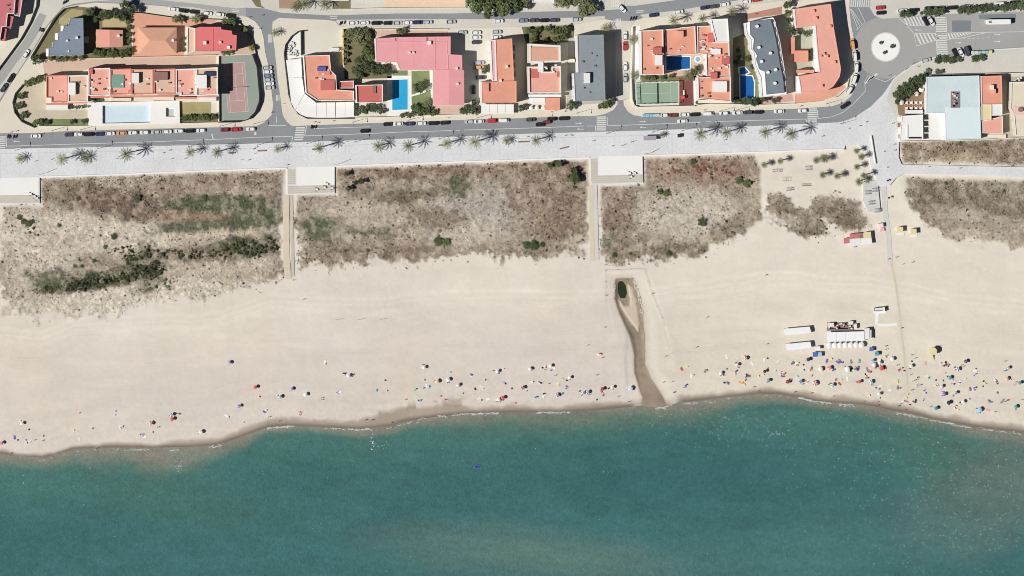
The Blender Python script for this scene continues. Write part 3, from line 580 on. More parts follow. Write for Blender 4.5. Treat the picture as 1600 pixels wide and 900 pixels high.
def chimney(t, x, y, z, w=.9, h=1.1, mat=None):
    cx, cy = U(x, y, z + h); c = t.part('chimney', box(cx - w / 2, cy - w / 2, z - .3, cx + w / 2, cy + w / 2, z + h), mat or white)
    t.part('cap', box(cx - w * .62, cy - w * .62, z + h + .003, cx + w * .62, cy + w * .62, z + h + .15), mat or white, c)
def units(t, n, x0, y0, x1, y1, z, mats):
    for k in range(n):
        x = random.uniform(x0, x1); y = random.uniform(y0, y1); a = random.uniform(2, 4); rb(t, 'rooftop_unit', x, y, x + a, y + random.uniform(1.6, 3), z, z + random.uniform(.5, 1.1), random.choice(mats))
def bld(label, x, y, cat='building', name='apartment_building', group=None): return T(name, label, cat, x, y, .12, group)

t = bld('apartment block with crimson flat roofs stepping down beside the diagonal street', 10, 30)
vol(t, [(-90, -90), (24, -90), (24, 0), (22, 22), (12, 21.5), (10, 42), (3.5, 42), (0, 62), (-90, 62)], 8, redb, cream, .5, white); vol(t, [(26, -60), (37, -60), (35, 0), (31, 26), (22.5, 24)], 6.6, redb, cream, .4, white); vol(t, [(14, 24.5), (21.5, 26), (17, 45), (10.8, 43)], 6.6, redb, cream, .4, redb); vol(t, [(4, 44), (10.5, 45), (8, 64), (0.5, 64)], 6.6, redb, cream, .4, redb)
units(t, 3, 2, 4, 18, 16, 8, [brownr])
t = bld('house with blue grey slate roof and white stepped balconies', 105, 60, name='house')
vol(t, [(109, 29), (130, 28), (131, 86), (76, 87), (76, 75), (82, 74), (82, 66), (90, 63), (91, 51), (98, 48), (100, 40), (107, 40)], 8.6, slate, white, .15, slate)
for q in ((95, 40, 99, 49), (86, 52, 90, 62), (72, 76, 75.5, 88)): rb(t, 'balcony', *q, 4, 6.2, white)
rb(t, 'annex', 131.5, 57, 139, 67, .1, 3.2, conc); chimney(t, 120, 59, 8.6); chimney(t, 105, 63.5, 8.6, .7, .7); chimney(t, 107, 80, 8.6, .6, .5)
t = bld('small house with a two sided salmon tile roof between gardens', 171, 60, name='house')
vol(t, [(150, 46), (192, 47), (192, 73), (150, 74)], 3.4, salm2, cream, kind='gable', rise=1.1); chimney(t, 185, 56, 3.8)
t = bld('house with a four sided orange tile roof in a terracotta courtyard', 246, 62, name='house')
vol(t, [(216, 43), (216, 84), (276, 84), (276, 43)], 4.6, hipr, cream, kind='hip', rise=2.4); chimney(t, 270, 63, 5)
t = bld('tall red roofed house with white terrace by the street corner', 338, 62, name='house')
vol(t, [(305, 44), (312, 42), (345, 42), (346, 46), (362, 48), (363, 54), (370, 55), (369, 78), (345, 80), (305, 80)], 9.6, redh, cream, .12, redh)
vol(t, [(293, 42), (304.7, 44), (304.7, 80), (292, 84)], 8, tanr, white, .5); chimney(t, 320, 67, 9.6, 1.2, 1.3); chimney(t, 344, 66, 9.6, .9, .9); chimney(t, 357, 74, 9.6, 1.2, .9); rb(t, 'ridge', 332.6, 42.5, 333.2, 79.5, 9.6, 9.75, redh)
# long terrace of houses with roof terraces
t = bld('long terrace of houses with salmon roof terraces and red parapets above a pool', 205, 135, name='terraced_houses')
bays = [([(72, 118), (105.7, 117), (105.7, 160), (80, 160), (80, 153), (72, 153)], salmon), ([(106, 118), (137.5, 117), (137.5, 159), (106, 160)], tanr), ([(138, 107), (172, 106), (172, 149), (138, 150)], salmon), ([(172.3, 108), (205, 107), (205, 147), (172.3, 148.5)], salmon), ([(205.3, 108), (239.5, 108), (239.5, 147), (205.3, 148)], tanr), ([(240, 108), (274, 107), (274, 147), (240, 147)], tanr), ([(274.4, 108), (306, 107), (306, 150), (282, 150), (282, 146), (274.4, 146)], salmon), ([(306.4, 107), (340, 105), (340.5, 148), (306.4, 150)], tanr)]
for p, m in bays: vol(t, p, 7.8, m, cream, .7, random.choice([trim, white, trim]), win=3, pw=.5)
for q, h, m in (((106.5, 129, 118, 148), 10, white), ((206, 114, 217, 130), 10, offw), ((306, 117, 323, 138), 10, white), ((174, 117, 194, 137), 8.3, teal), ((240.5, 112, 262, 125), 9.2, brownr), ((319, 112, 336, 119), 9.3, panel), ((138.5, 107, 145, 116), 9, redr), ((200, 141, 207, 147), 8.8, trim), ((316, 139, 337, 147), 8.1, salmon)): rb(t, 'stair_tower' if m in (white, offw) else 'roof_shed', *q, 7.8, h, m)
units(t, 46, 78, 120, 334, 144, 7.8, [white, offw, brownr, metalg])
for x0, x1, y in ((72, 107, 163.5), (107, 137, 161), (138, 172, 152.5), (172, 206, 151), (206, 240, 151), (240, 273, 151), (274, 308, 154), (308, 340, 151)): rb(t, 'eave', x0, y - 2.2, x1 - .3, y + .6, 6.6, 7.2, trim)
for x0, x1, y0, y1, m in ((72, 106, 163, 171, offw), (173, 205, 153, 158, cream), (209, 240, 152, 158, cream), (240, 272, 150, 157, cream), (275, 310, 152, 158, cream), (310, 338, 152, 158, offw)): rb(t, 'ground_floor_terrace', x0, y0, x1, y1, .1, 2.9, m)
# awning restaurant
t = bld('corner restaurant with orange roof terrace wrapped by a curved white awning', 495, 130, 'restaurant', 'restaurant')
vol(t, [(474, 87), (515, 86), (517, 110), (525, 118), (526, 140), (553, 142), (553, 157), (496, 157), (478, 145)], 6.5, orange, white, .6)
aw = [[(447, 94), (470.5, 91), (472, 121), (450.5, 121.5)], [(450.6, 122), (472, 121.5), (476, 146), (461, 172), (455, 160)], [(461.3, 172.4), (476.3, 146.5), (494, 160.5), (494, 184), (480, 183), (470, 179)], [(494.5, 160.5), (510, 160), (510, 184), (494.5, 184)], [(510.4, 160), (523.5, 160), (523.5, 184), (510.4, 184)], [(524.6, 160), (539, 159.5), (539, 183.5), (524.6, 184)], [(539.4, 159.5), (553, 159), (553, 183), (539.4, 183.5)]]
for p in aw: t.part('awning', prism([U(x, y, 3.2) for x, y in p], 2.9, 3.2), white)
for p in ((452, 100), (456, 165), (475, 178), (520, 182), (550, 181)): rb(t, 'post', p[0], p[1], p[0] + .5, p[1] + .5, .1, 2.9, white)
rb(t, 'roof_shed', 501, 125, 523, 141, 6.5, 7.6, redr); rb(t, 'roof_shed', 497, 111, 516, 117, 6.5, 7.4, trim); rb(t, 'blue_tarpaulin', 496, 104, 509, 111, 6.5, 8.0, M('blue_tarp', (92, 104, 168), var=.2)); units(t, 7, 490, 108, 512, 124, 6.5, [white, offw, metalg])
vol(t, [(530, 127), (552.5, 126), (552.5, 138), (530, 138)], 4.5, redr, white, .5, win=0)
t = bld('small block with red flat roof and white parapet beside the awning restaurant', 577, 147)
vol(t, [(556, 133), (598, 132), (598, 160), (557, 161)], 8.6, redr, white, .9, win=4); rb(t, 'roof_hatch', 582, 134, 587.5, 146, 8.6, 9.2, brownr)
# pink L block
t = bld('large L shaped building with pink low pitched roofs round a lawn', 655, 100, name='hotel')
vol(t, [(587, 60), (622, 58), (704, 57), (704, 85), (722, 86), (722.3, 109), (625, 109), (620, 97), (588, 96)], 8.6, pinkr, white, .12, pinkr)
vol(t, [(676.5, 109.3), (725, 109.3), (725.5, 164), (677, 165)], 8.7, pinkr, white, kind='gable', rise=.6)
for q in ((619.5, 59, 620.1, 96), (644.5, 58.5, 645.1, 108), (680, 60, 680.6, 108), (588, 65, 700, 65.6), (700, 86.5, 700.6, 108.5), (698, 64, 698.6, 85)): rb(t, 'roof_seam', *q, 8.6, 8.75, pinkr)
for q in ((617, 58, 620, 64), (666, 57.5, 669, 64)): rb(t, 'light_well', *q, 8.6, 8.68, brownr)
chimney(t, 640, 82, 8.6, .7, .8); chimney(t, 646, 82, 8.6, .7, .8); chimney(t, 671, 67, 8.6, 1.3, 1); chimney(t, 714, 107, 8.6, .8, .8); chimney(t, 715, 131, 8.9, .8, .8)
t = bld('orange apartment block with white ground floor awnings', 780, 115)
vol(t, [(774, 62), (800, 60), (803.5, 126), (776, 127)], 10, orange, white, .25, orange); vol(t, [(753, 128), (807, 126.5), (807, 161), (753, 161)], 10, orange, white, .3, orange)
vol(t, [(766, 63), (773.6, 62), (775.5, 126), (769, 127)], 9, pinkr, white, .4, white)
for k in range(4): rb(t, 'balcony', 801 + k * .4, 70 + k * 14, 804.5 + k * .4, 79 + k * 14, 6.5, 8.6, salmon)
chimney(t, 792, 104, 10); chimney(t, 782, 126, 10); rb(t, 'stairwell', 756, 130, 764, 143, 10, 11, orange)
for k in range(4): rb(t, 'awning', 752 + k * 12.8, 163, 764.3 + k * 12.8, 178, 2.6, 2.9, offw)
t = bld('orange building of two stacked terraces with white lattice balconies', 850, 115)
vol(t, [(826, 68), (875.5, 71), (876, 97), (826, 98.5)], 8.4, tanr, cream, .8, offw, pw=.9); rb(t, 'roof', 829, 74, 875, 95, 8.4, 8.9, hipr)
vol(t, [(825, 104), (848, 104), (848, 112), (862, 112), (862, 104), (876, 103), (876.5, 146), (826, 146)], 8.4, salmon, cream, .8, offw, pw=.6); rb(t, 'roof_shed', 841, 96, 849, 112, 8.4, 9.6, white); rb(t, 'roof_shed', 870, 112, 874, 120, 8.4, 9, redr)
rb(t, 'roof_terrace', 829, 108, 842, 122, 8.4, 8.5, redr); units(t, 5, 845, 98, 868, 112, 8.4, [white, offw])
rb(t, 'ground_floor_roof', 826, 147.5, 877, 151.5, .1, 5, white); rb(t, 'awning', 826, 152.5, 852, 162, 2.6, 2.9, offw); rb(t, 'ground_floor_roof', 853, 152.5, 875, 172, .1, 3.6, orange)
t = bld('tall grey flat roofed block with a white rooftop hut', 922, 105)
vol(t, [(902, 55), (943, 54), (946, 157), (898.5, 158), (896.5, 115), (903.5, 113)], 10.6, greyr, white, .25, greyr, win=14); rb(t, 'rooftop_hut', 913, 114, 922, 130, 10.6, 12.6, offw); rb(t, 'annex', 888, 92, 898, 97.5, .1, 4, cream); units(t, 7, 908, 60, 938, 148, 10.6, [greyr, metalg])
# complex by the padel court
t = bld('orange apartment complex with roof terraces round a swimming pool', 1070, 90)
vol(t, [(1001, 48), (1036, 46), (1037, 117), (1002, 117)], 10.5, orange, white, .6); vol(t, [(1038.5, 46), (1063, 44), (1063, 43), (1086, 41), (1088, 85), (1040, 87)], 9, orange, white, .6)
vol(t, [(1089.5, 41), (1112, 40), (1114, 66), (1139, 66), (1141, 119), (1104, 119), (1103, 85), (1090, 84)], 9, orange, white, .6); vol(t, [(1090, 121), (1141.5, 119.5), (1142, 159), (1091, 154)], 9, orange, white, .6)
vol(t, [(1110.5, 30), (1137, 29), (1139.5, 65.5), (1119, 65.5), (1114, 46)], 12, offw, white, .4, win=4); rb(t, 'ground_floor_roof', 1091, 156, 1143, 161, .1, 3, cream)
for q, h, m in (((1021, 74, 1034, 84), 12.4, redr), ((1024, 86, 1035, 102), 12.2, white), ((1057, 48, 1068, 58), 11, salmon), ((1107, 52, 1116, 66), 10.4, redr), ((1112, 76, 1126, 85), 10.2, white), ((1111, 113, 1121, 123), 11, redr), ((1128, 88, 1140, 100), 10, redr), ((1114, 127, 1136, 144), 10.6, white)): rb(t, 'stair_tower' if m == white else 'roof_shed', *q, 9, h, m)
units(t, 8, 1004, 55, 1030, 110, 10.5, [white, offw, brownr]); units(t, 14, 1092, 48, 1104, 80, 9, [white, offw, brownr]); units(t, 16, 1106, 70, 1136, 112, 9, [white, offw, brownr]); units(t, 5, 1094, 124, 1110, 150, 9, [brownr]); units(t, 4, 1040, 52, 1080, 80, 9, [white, brownr])
t = bld('long dark slate roofed block with white stepped terraces and round white vents', 1200, 90)
vol(t, [(1164, 36), (1208, 27), (1211, 34), (1219, 66), (1226, 110), (1229, 148), (1190, 152), (1188, 122), (1179, 102), (1177, 84), (1172, 76), (1172, 62), (1166, 54)], 7.4, white, white, .5, white)
vol(t, [(1171.5, 34), (1204, 30.5), (1206, 37), (1210, 52), (1213, 66), (1217, 92), (1221, 112), (1224, 126), (1225, 145), (1197.5, 148), (1194.5, 112), (1186, 108), (1181, 92), (1183, 87), (1176, 76), (1178, 61), (1172, 54)], 9.2, dslate, white, .15, dslate, z0=7.4, win=0)
for k, (x, y) in enumerate(((1183, 41), (1186, 74), (1190, 96), (1204, 83), (1212, 109), (1200, 113), (1211, 130))):
    cx, cy = U(x, y, 10); t.part('vent', prism([(cx + .75 * math.cos(a), cy + .75 * math.sin(a)) for a in np.linspace(0, 6.283, 11)[:-1]], 9.1, 10.4), white)
for k in range(7): rb(t, 'balcony', 1208.6 + k * 2.6, 34 + k * 15.4, 1212 + k * 2.6, 42 + k * 15.4, 7.9, 8.3, offw)
t = bld('C shaped salmon roofed apartment block curving along the roundabout street', 1285, 80)
vol(t, [(1241, 14), (1298, 6), (1303, 45), (1310, 85), (1314, 108), (1312, 120), (1302, 135), (1290, 143), (1252, 145), (1248, 119), (1281, 113), (1278, 90), (1274, 40), (1244, 44)], 9, salmon, white, .2, salmon, win=12)
for q in ((1237, 58, 1242, 84, 4), (1242.5, 79, 1263, 97, 4), (1247, 109, 1272, 114, 6.2)): rb(t, 'wing', *q[:4], .1, q[4], orange)
rb(t, 'white_terrace', 1273, 46, 1277.6, 112, .1, 6, white); rb(t, 'white_terrace', 1246, 119, 1251.5, 146, .1, 7, white)
for (x, y) in ((1271, 17), (1297, 41), (1304, 97), (1284, 134), (1287, 84), (1292, 88), (1282, 87), (1275, 28)): chimney(t, x, y, 9, 1.0, .9, salmon)
# east: beach club restaurant
t = bld('large pale blue sheet roofed restaurant with rooftop machinery', 1500, 170, 'restaurant', 'restaurant')
vol(t, [(1448, 120), (1530, 118), (1533, 217), (1478, 219), (1476.5, 177), (1447, 176.5)], 5.4, bluew, white, .15, bluew)
rb(t, 'roof', 1477, 167.5, 1532, 216, 5.4, 5.5, M('bluer_sheet_roof', (226, 241, 242), var=.03, scale=.3)); rb(t, 'machine_tray', 1485.5, 143, 1500, 168.5, 5.4, 5.6, metalg); units(t, 14, 1486.5, 144, 1497, 165, 5.6, [redr, brownr, offw, darkg, salmon])
t = bld('white flat roofed pavilion beside the tree shaded dining terrace', 1425, 198, 'pavilion', 'pavilion')
vol(t, [(1409, 181), (1442, 179), (1442.5, 218), (1405.5, 220)], 3.4, white, white, .2); rb(t, 'awning', 1414, 172, 1442, 177.5, 2.4, 2.7, offw); rb(t, 'skylight', 1420, 214, 1440, 216.5, 3.4, 3.6, darkg); rb(t, 'skylight', 1417, 195, 1418.5, 216, 3.4, 3.8, offw)
for k in range(4): rb(t, 'porch_roof', 1402 + k * .6, 182.5 + k * 9.2, 1408 + k * .5, 189 + k * 9.2, 2.2, 2.5, brownr if k % 2 else offw)
t = bld('white slatted canopy between the pavilion and the blue roofed restaurant', 1460, 198, 'canopy', 'canopy')
rb(t, 'roof', 1452, 176.5, 1476, 218, 2.9, 3.3, white)
for k in range(5): rb(t, 'beam', 1444.5, 177 + k * 10, 1451.7, 178.5 + k * 10, 2.9, 3.2, white)
for q in ((1446, 178), (1446, 217), (1474, 217)): rb(t, 'post', q[0], q[1], q[0] + .6, q[1] + .6, .1, 2.9, white)
t = bld('narrow building with orange, yellow and white roof sections beside the restaurant', 1550, 165)
vol(t, [(1533, 119), (1565, 118), (1566, 162), (1533.5, 162)], 6, orange, white, .3, salmon); vol(t, [(1533.5, 163), (1549, 163), (1549, 188), (1533.5, 188)], 5.2, yelr, cream, .2); vol(t, [(1549.6, 163), (1566, 162.7), (1566, 180), (1549.6, 181)], 5.2, offw, white, .2); vol(t, [(1534, 189), (1566.5, 181.5), (1567, 209), (1534, 208)], 4.4, salmon, white, .3)
rb(t, 'ground_floor_terrace', 1543, 210, 1572, 216, .1, 1.2, cream); rb(t, 'stair_tower', 1548, 133, 1553, 140, 6, 8, offw); rb(t, 'stair_tower', 1551, 139, 1556, 146, 6, 7.6, salmon)
t = bld('cream apartment block with a round roof terrace behind the dry field', 1605, 170)
vol(t, [(1580, 128), (1720, 126), (1720, 212), (1587, 212), (1584, 180), (1579, 170)], 6, M('cream_roof', (232, 222, 196), var=.06, scale=.2), cream, .4, white); units(t, 5, 1584, 120, 1596, 126, 3, [offw, white]); rb(t, 'roof_terrace', 1582, 166, 1720, 180, 6, 6.3, M('pale_pink_tile', (234, 206, 190), var=.05))
cx, cy = U(1595, 171, 7); t.part('awning', prism([(cx + 1.2 * math.cos(a), cy + 1.2 * math.sin(a)) for a in np.linspace(0, 6.283, 13)[:-1]], 6.3, 7), brownr)
# houses cut by the upper border
for (x0, x1, y1, h, m, lab) in ((518, 545, 1, 5, orange, 'orange roofed house behind a planted front yard with a palm'), (566, 596, 0, 5, pinkr, 'pink roofed house with a bare white front yard'), (600, 735, 0, 6, tanr, 'wide tan roofed house behind a low fence by the tall trees'), (832, 866, 4, 4, offw, 'white roofed low house half hidden by tall trees')):
    t = bld(lab, (x0 + x1) / 2, y1 - 30, name='house'); vol(t, [(x0, y1 - 55), (x1, y1 - 55), (x1, y1), (x0, y1)], h, m, white, .3)
ground('courtyard', [(520, -10), (548, -10), (548, 13), (520, 14)], soil); ground('courtyard', [(600, -10), (728, -10), (726, 11), (600, 11)], M('peach_paving', (232, 204, 176), var=.08)); ground('courtyard', [(380, -20), (404, -20), (408, 8), (414, 13), (400, 10)], soil); ground('courtyard', [(436, -10), (470, -10), (470, 14), (436, 13)], M('reddish_soil', (176, 150, 128), var=.15))

# ------------------------------------------------------------------ pools, courts
def pool(label, pts, mat, coping=deck, cat='swimming pool'):
    q = [W(*p) for p in pts]; t = T('swimming_pool', label, cat, *np.mean(np.array(pts), 0), .12)
    base = ccw(q); out = inset(base, -.5); n = len(base)
    v = [(x, y, .13) for x, y in out] + [(x, y, .26) for x, y in out] + [(x, y, .26) for x, y in base] + [(x, y, .14) for x, y in base]
    f = [(k * n + i, k * n + (i + 1) % n, (k + 1) * n + (i + 1) % n, (k + 1) * n + i) for k in range(3) for i in range(n)]
    t.part('coping', (v, f), coping); t.part('water', ([(x, y, .17) for x, y in base], [tuple(range(n))]), mat); return t
pw1 = M('pale_pool_water', (216, 236, 244), var=.04, scale=.2, rough=.1, spec=.5); pw2 = M('turquoise_pool_water', (56, 178, 226), var=.08, scale=.3, rough=.1, spec=.5); pw3 = M('blue_pool_water', (40, 104, 172), var=.06, scale=.3, rough=.1, spec=.5)
pool('long pale empty looking swimming pool on a white deck below the terraced houses', [(160, 165), (234, 163), (235, 191), (161, 193)], pw1)
pool('small square sunken white splash pool on the deck beside the long pale pool', [(261, 170), (272, 170), (272, 181), (261, 181)], M('splash_pool_water', (196, 206, 208), var=.08, rough=.1))
pool('bright turquoise swimming pool beside the pink roofed L building', [(613, 125), (637, 124), (637, 171), (613, 172)], pw2)
pool('blue swimming pool in the orange apartment complex courtyard', [(1041, 88), (1078, 89), (1078, 107), (1041, 110)], pw3)
pool('dark blue swimming pool in the garden beside the slate roofed block', [(1156, 118), (1175, 119), (1178, 128), (1178, 150), (1174, 154), (1157, 154)], pw3)
pool('small kidney pool beside the dark blue garden pool', [(1155, 106), (1163, 105), (1170, 113), (1166, 115), (1156, 116)], pw3)
pool('round white jacuzzi beside the blue courtyard pool', [(1090.5 + 4 * math.cos(a), 92.5 + 4 * math.sin(a)) for a in np.linspace(0, 6.283, 21)[:-1]], M('jacuzzi_water', (140, 176, 206), var=.05, rough=.1))
cr = ground('tennis_court', [(350.5, 99), (382, 97), (388, 174), (356.5, 176)], courtr, .130)
def crt(u, v):     # u 0..1 across, v 0..1 along
    a = np.array((350.5, 99.)); b = np.array((382., 97)); c_ = np.array((388., 174)); d = np.array((356.5, 176)); p = (a * (1 - u) + b * u) * (1 - v) + (d * (1 - u) + c_ * u) * v; return tuple(p)
for a, b in (((0, 0), (1, 0)), ((0, 1), (1, 1)), ((0, 0), (0, 1)), ((1, 0), (1, 1)), ((.125, 0), (.125, 1)), ((.875, 0), (.875, 1)), ((.125, .23), (.875, .23)), ((.125, .77), (.875, .77)), ((.5, .23), (.5, .77))):
    structure('court_line', strip([crt(*a), crt(*b)], .12, .134), paint, cr)
t = T('tennis_net', 'tennis net across the reddish court', 'net', *crt(.5, .5), .13)
t.part('net', wallstrip([W(*crt(-.06, .5)), W(*crt(1.06, .5))], .05, .14, 1.0), metalg)
for u in (-.06, 1.06): t.part('post', wallstrip([W(crt(u, .5)[0] - .2, crt(u, .5)[1]), W(crt(u, .5)[0] + .2, crt(u, .5)[1])], .12, .13, 1.15), darkg)
t = T('padel_court', 'green padel court with white framed glass walls beside the dark red play area', 'padel court', 1026, 145, .12)
P4 = [(992, 130), (1059.5, 128), (1059.5, 161.5), (993.5, 163.5)]
for i in range(4):
    a, b = P4[i], P4[(i + 1) % 4]; t.part('frame_rail', wallstrip([W(*a), W(*b)], .22, 2.7, 2.95), white)
    n = 7 if i % 2 == 0 else 4
    for k in range(n):
        x = a[0] + (b[0] - a[0]) * k / n; y = a[1] + (b[1] - a[1]) * k / n; wx, wy = W(x, y); t.part('post', box(wx - .07, wy - .07, .12, wx + .07, wy + .07, 2.69), white)
t.part('net', wallstrip([W(1026.4, 129.5), W(1027, 162.4)], .06, .14, .95), darkg)
for x in (1001, 1048): structure('court_line', strip([(x, 129.6), (x + .5, 162.4)], .12, .14), paint, None)
structure('court_line', strip([(1001, 146.2), (1048, 145.2)], .12, .144), paint)
t = T('play_slide', 'red play tower with a pale slide on the dark red play area', 'slide', 1067, 152, .12)
t.part('tower', prism([U(1067 + 3.4 * math.cos(a), 152 + 3.2 * math.sin(a), 2.3) for a in np.linspace(0, 6.283, 9)[:-1]], .12, 2.3), M('play_red', (226, 92, 78), var=.06)); t.part('slide', prism([U(1067.5, 141, 1.5), U(1069.5, 141, 1.5), U(1070, 149, 1.8), U(1068, 149, 1.8)], .3, 1.3), offw)

# ------------------------------------------------------------------ garden walls and fences
dkw = M('dark_fence', (58, 60, 56), var=.1); wht = M('garden_wall', (232, 224, 206), var=.05)
def gwall(lab, pts, mat=wht, w=.3, h=1.3, name='garden_wall', cat='wall'):
    o = link(name, None, None, (*W(*pts[len(pts) // 2]), .12)); vf = shift(wallstrip([W(*p) for p in pts], w, .1, .12 + h), *o.location)
    COL.objects.unlink(o); bpy.data.objects.remove(o); o = link(name, mesh(name, vf[0], vf[1], mat), None, (*W(*pts[len(pts) // 2]), .12)); tag(o, lab, cat); return o
gwall('dark fence curving round the garden of the slate roofed house', [(118, 11), (100, 14), (88, 26), (72, 50), (60, 70), (48, 90)], dkw, .5, 1.5, 'fence', 'fence')
gwall('dark fence along the crimson roofed block on the diagonal street', [(60, -30), (57, 10), (47, 35), (33, 60), (14, 86), (-10, 118)], dkw, .45, 1.4, 'fence', 'fence')
gwall('dark fence curving round the paved corner with four small trees', [(68, 117), (36, 132), (24, 146), (20, 160), (23, 176), (34, 190), (54, 199)], dkw, .5, 1.5, 'fence', 'fence')
gwall('white wall below the lawn and the long pale pool', [(62, 197.5), (138, 196.8), (281, 193), (341, 191.5)], wht, .35, 1.1)
gwall('dark fence curving round the tennis court', [(394, 84.5), (401, 104), (405.5, 150), (404.5, 160), (398.5, 175), (388, 186), (374, 190.5), (343, 191)], dkw, .4, 2.6, 'fence', 'fence')
gwall('white wall between the tennis court and the terraced houses', [(341.3, 88), (341.8, 190)], wht, .3, 1.4)
gwall('dark fence curving round the white patio of the awning restaurant', [(478, 48), (466, 49), (455, 57), (446, 70), (444, 84), (445, 94), (448, 120), (451, 148), (457, 166), (466, 178), (480, 185), (553, 185)], dkw, .4, 1.3, 'fence', 'fence')
gwall('dark fence between the white patio and the pale parking lot', [(470.5, 48), (471, 86)], dkw, .5, 1.5, 'fence', 'fence')
gwall('ochre wall beside the pale parking lot and the leafy garden', [(535.5, 46), (536, 102)], M('ochre_wall', (232, 206, 132), var=.05), .5, 1.8)
gwall('pale wall fronting the hotel gardens on the upper street', [(540, 45), (640, 45.5), (700, 46)], wht, .3, 1.2)
gwall('pale wall along the hotel pool garden on the seafront street', [(555, 184), (604, 183), (680, 180), (728, 179)], wht, .35, 1.2)
gwall('white wall round the green padel court and the play area', [(988, 42), (986, 120), (987, 155), (990, 164), (996, 167.5), (1062, 166), (1085, 165.5)], wht, .35, 1.6)
gwall('white wall below the slate roofed block and its pool garden', [(1091, 163), (1145, 162.8), (1192, 164), (1242, 161.8)], wht, .35, 1.2)
gwall('low wall round the terracotta forecourt of the C shaped block', [(1243, 162), (1286, 158), (1307, 151), (1323, 137), (1326, 122)], wht, .3, .9)
gwall('thin dark railing across the upper edge of the tan walkway', [(67, 93.5), (150, 91), (338, 86)], M('pinkish_wall', (220, 196, 178), var=.05), .25, 1.0, 'garden_wall')
gwall('dark pink wall with coping along the house plots on the upper street', [(208, 19.5), (224, 20.5), (275, 28), (345, 30.5), (372, 33), (393, 58), (400, 84)], dkw, .25, 1.0, 'fence', 'fence')
gwall('pale wall behind the blue roofed restaurant on the approach road', [(1447, 117.5), (1532, 115.5), (1700, 112)], wht, .35, 1.5)
gwall('white wall closing the dry field below the restaurant buildings', [(1405, 221), (1478, 220), (1533, 218.3), (1600, 215), (1700, 213)], wht, .35, 1.0)
gwall('pale fence in front of the houses on the upper street', [(530, 15), (600, 12.5), (728, 12)], wht, .25, 1.0)
gwall('low white wall along the walkway by the palm grove', [(1361, 212), (1364, 232), (1368, 256)], wht, .3, .9, 'garden_wall', 'wall')
for k, (pl, lab) in enumerate((([(60, 273), (72, 270), (86, 264)], 'thin curved handrail beside the steps above the dark thicket dune'), ([(520, 258), (532, 255), (547, 249)], 'thin curved handrail beside the plaza with the first beach path'), ([(1006, 241), (1016, 239), (1028, 233)], 'thin curved handrail beside the plaza of the creek path'))):
    gwall(lab, pl, metalg, .12, 1.0, 'handrail', 'handrail')

# ------------------------------------------------------------------ vegetation
def leafmat(name, rgb, var=.35): return M(name, rgb, var=var, scale=.9, scale2=4, rough=.75, spec=.2, rand=.18)
G_dark = leafmat('dark_foliage', (94, 107, 76)); G_mid = leafmat('mid_foliage', (108, 122, 78)); G_olive = leafmat('olive_foliage', (132, 138, 96)); G_lime = leafmat('lime_foliage', (160, 172, 96)); G_grey = leafmat('grey_green_foliage', (112, 122, 100))
palm_m = leafmat('palm_fronds', (150, 150, 112), .25); palm_d = leafmat('palm_fronds_deep', (122, 130, 92), .25); bark = M('bark', (132, 112, 92), var=.2, scale=2, rough=.95)
def leaves(blobs, n, size, seed=0):
    r = np.random.default_rng(seed); V = []; F = []
    B = np.array(blobs, float); wt = B[:, 3] * B[:, 4]; wt /= wt.sum()
    k = r.choice(len(B), n, p=wt); u = r.normal(size=(n, 3)); u /= np.linalg.norm(u, axis=1, keepdims=True); rad = r.random(n) ** .4
    u[:, 2] = np.where(u[:, 2] < -.3, -u[:, 2], u[:, 2])
    c = B[k, :3] + u * rad[:, None] * B[k][:, [3, 3, 4]]
    nr = u * .6 + r.normal(size=(n, 3)) * .6 + np.array((0, 0, .4)); nr /= np.linalg.norm(nr, axis=1, keepdims=True)
    a = np.cross(nr, r.normal(size=(n, 3))); a /= np.linalg.norm(a, axis=1, keepdims=True); b = np.cross(nr, a); s = (size * (.6 + .8 * r.random(n)))[:, None]
    v = np.stack([c - a * s, c - b * s * .6, c + a * s, c + b * s * .6], 1).reshape(-1, 3)
    return v.tolist(), [(4 * i, 4 * i + 1, 4 * i + 2, 4 * i + 3) for i in range(n)]
def tube(pts, rs, n=6):
    v = []; f = []
    for p, r in zip(pts, rs):
        for k in range(n): a = 2 * math.pi * k / n; v.append((p[0] + r * math.cos(a), p[1] + r * math.sin(a), p[2]))
    for i in range(len(pts) - 1):
        for k in range(n): f.append((i * n + k, i * n + (k + 1) % n, (i + 1) * n + (k + 1) % n, (i + 1) * n + k))
    f.append(tuple(range((len(pts) - 1) * n, len(pts) * n))); return v, f
# round headed trees: crown about 1 unit in radius, 2 units tall in all
TREE = []
for sd in range(4):
    rr = random.Random(sd); bl = [(0, 0, 1.15, .62, .5)]
    for k in range(9):
        a = k * .7 + rr.uniform(0, .5); d = rr.uniform(.3, .72); bl.append((d * math.cos(a), d * math.sin(a), rr.uniform(.8, 1.5), rr.uniform(.25, .42), rr.uniform(.22, .36)))
    lv = leaves(bl, 560, .115, sd); tr = [tube([(0, 0, 0), (.03, .02, .5), (0, 0, 1.0)], [.09, .07, .04])]
    for k in range(5): a = k * 1.26 + sd; tr.append(tube([(0, 0, .5 + .08 * k), (.25 * math.cos(a), .25 * math.sin(a), .85), (.5 * math.cos(a), .5 * math.sin(a), 1.15)], [.045, .03, .015], 5))
    TREE.append((lv, join(*tr)))
TM = {}
def tree_mesh(k, mat):
    if (k, mat.name) not in TM: TM[(k, mat.name)] = (mesh('crown', *TREE[k][0], mat), mesh('trunk', *TREE[k][1], bark))
    return TM[(k, mat.name)]
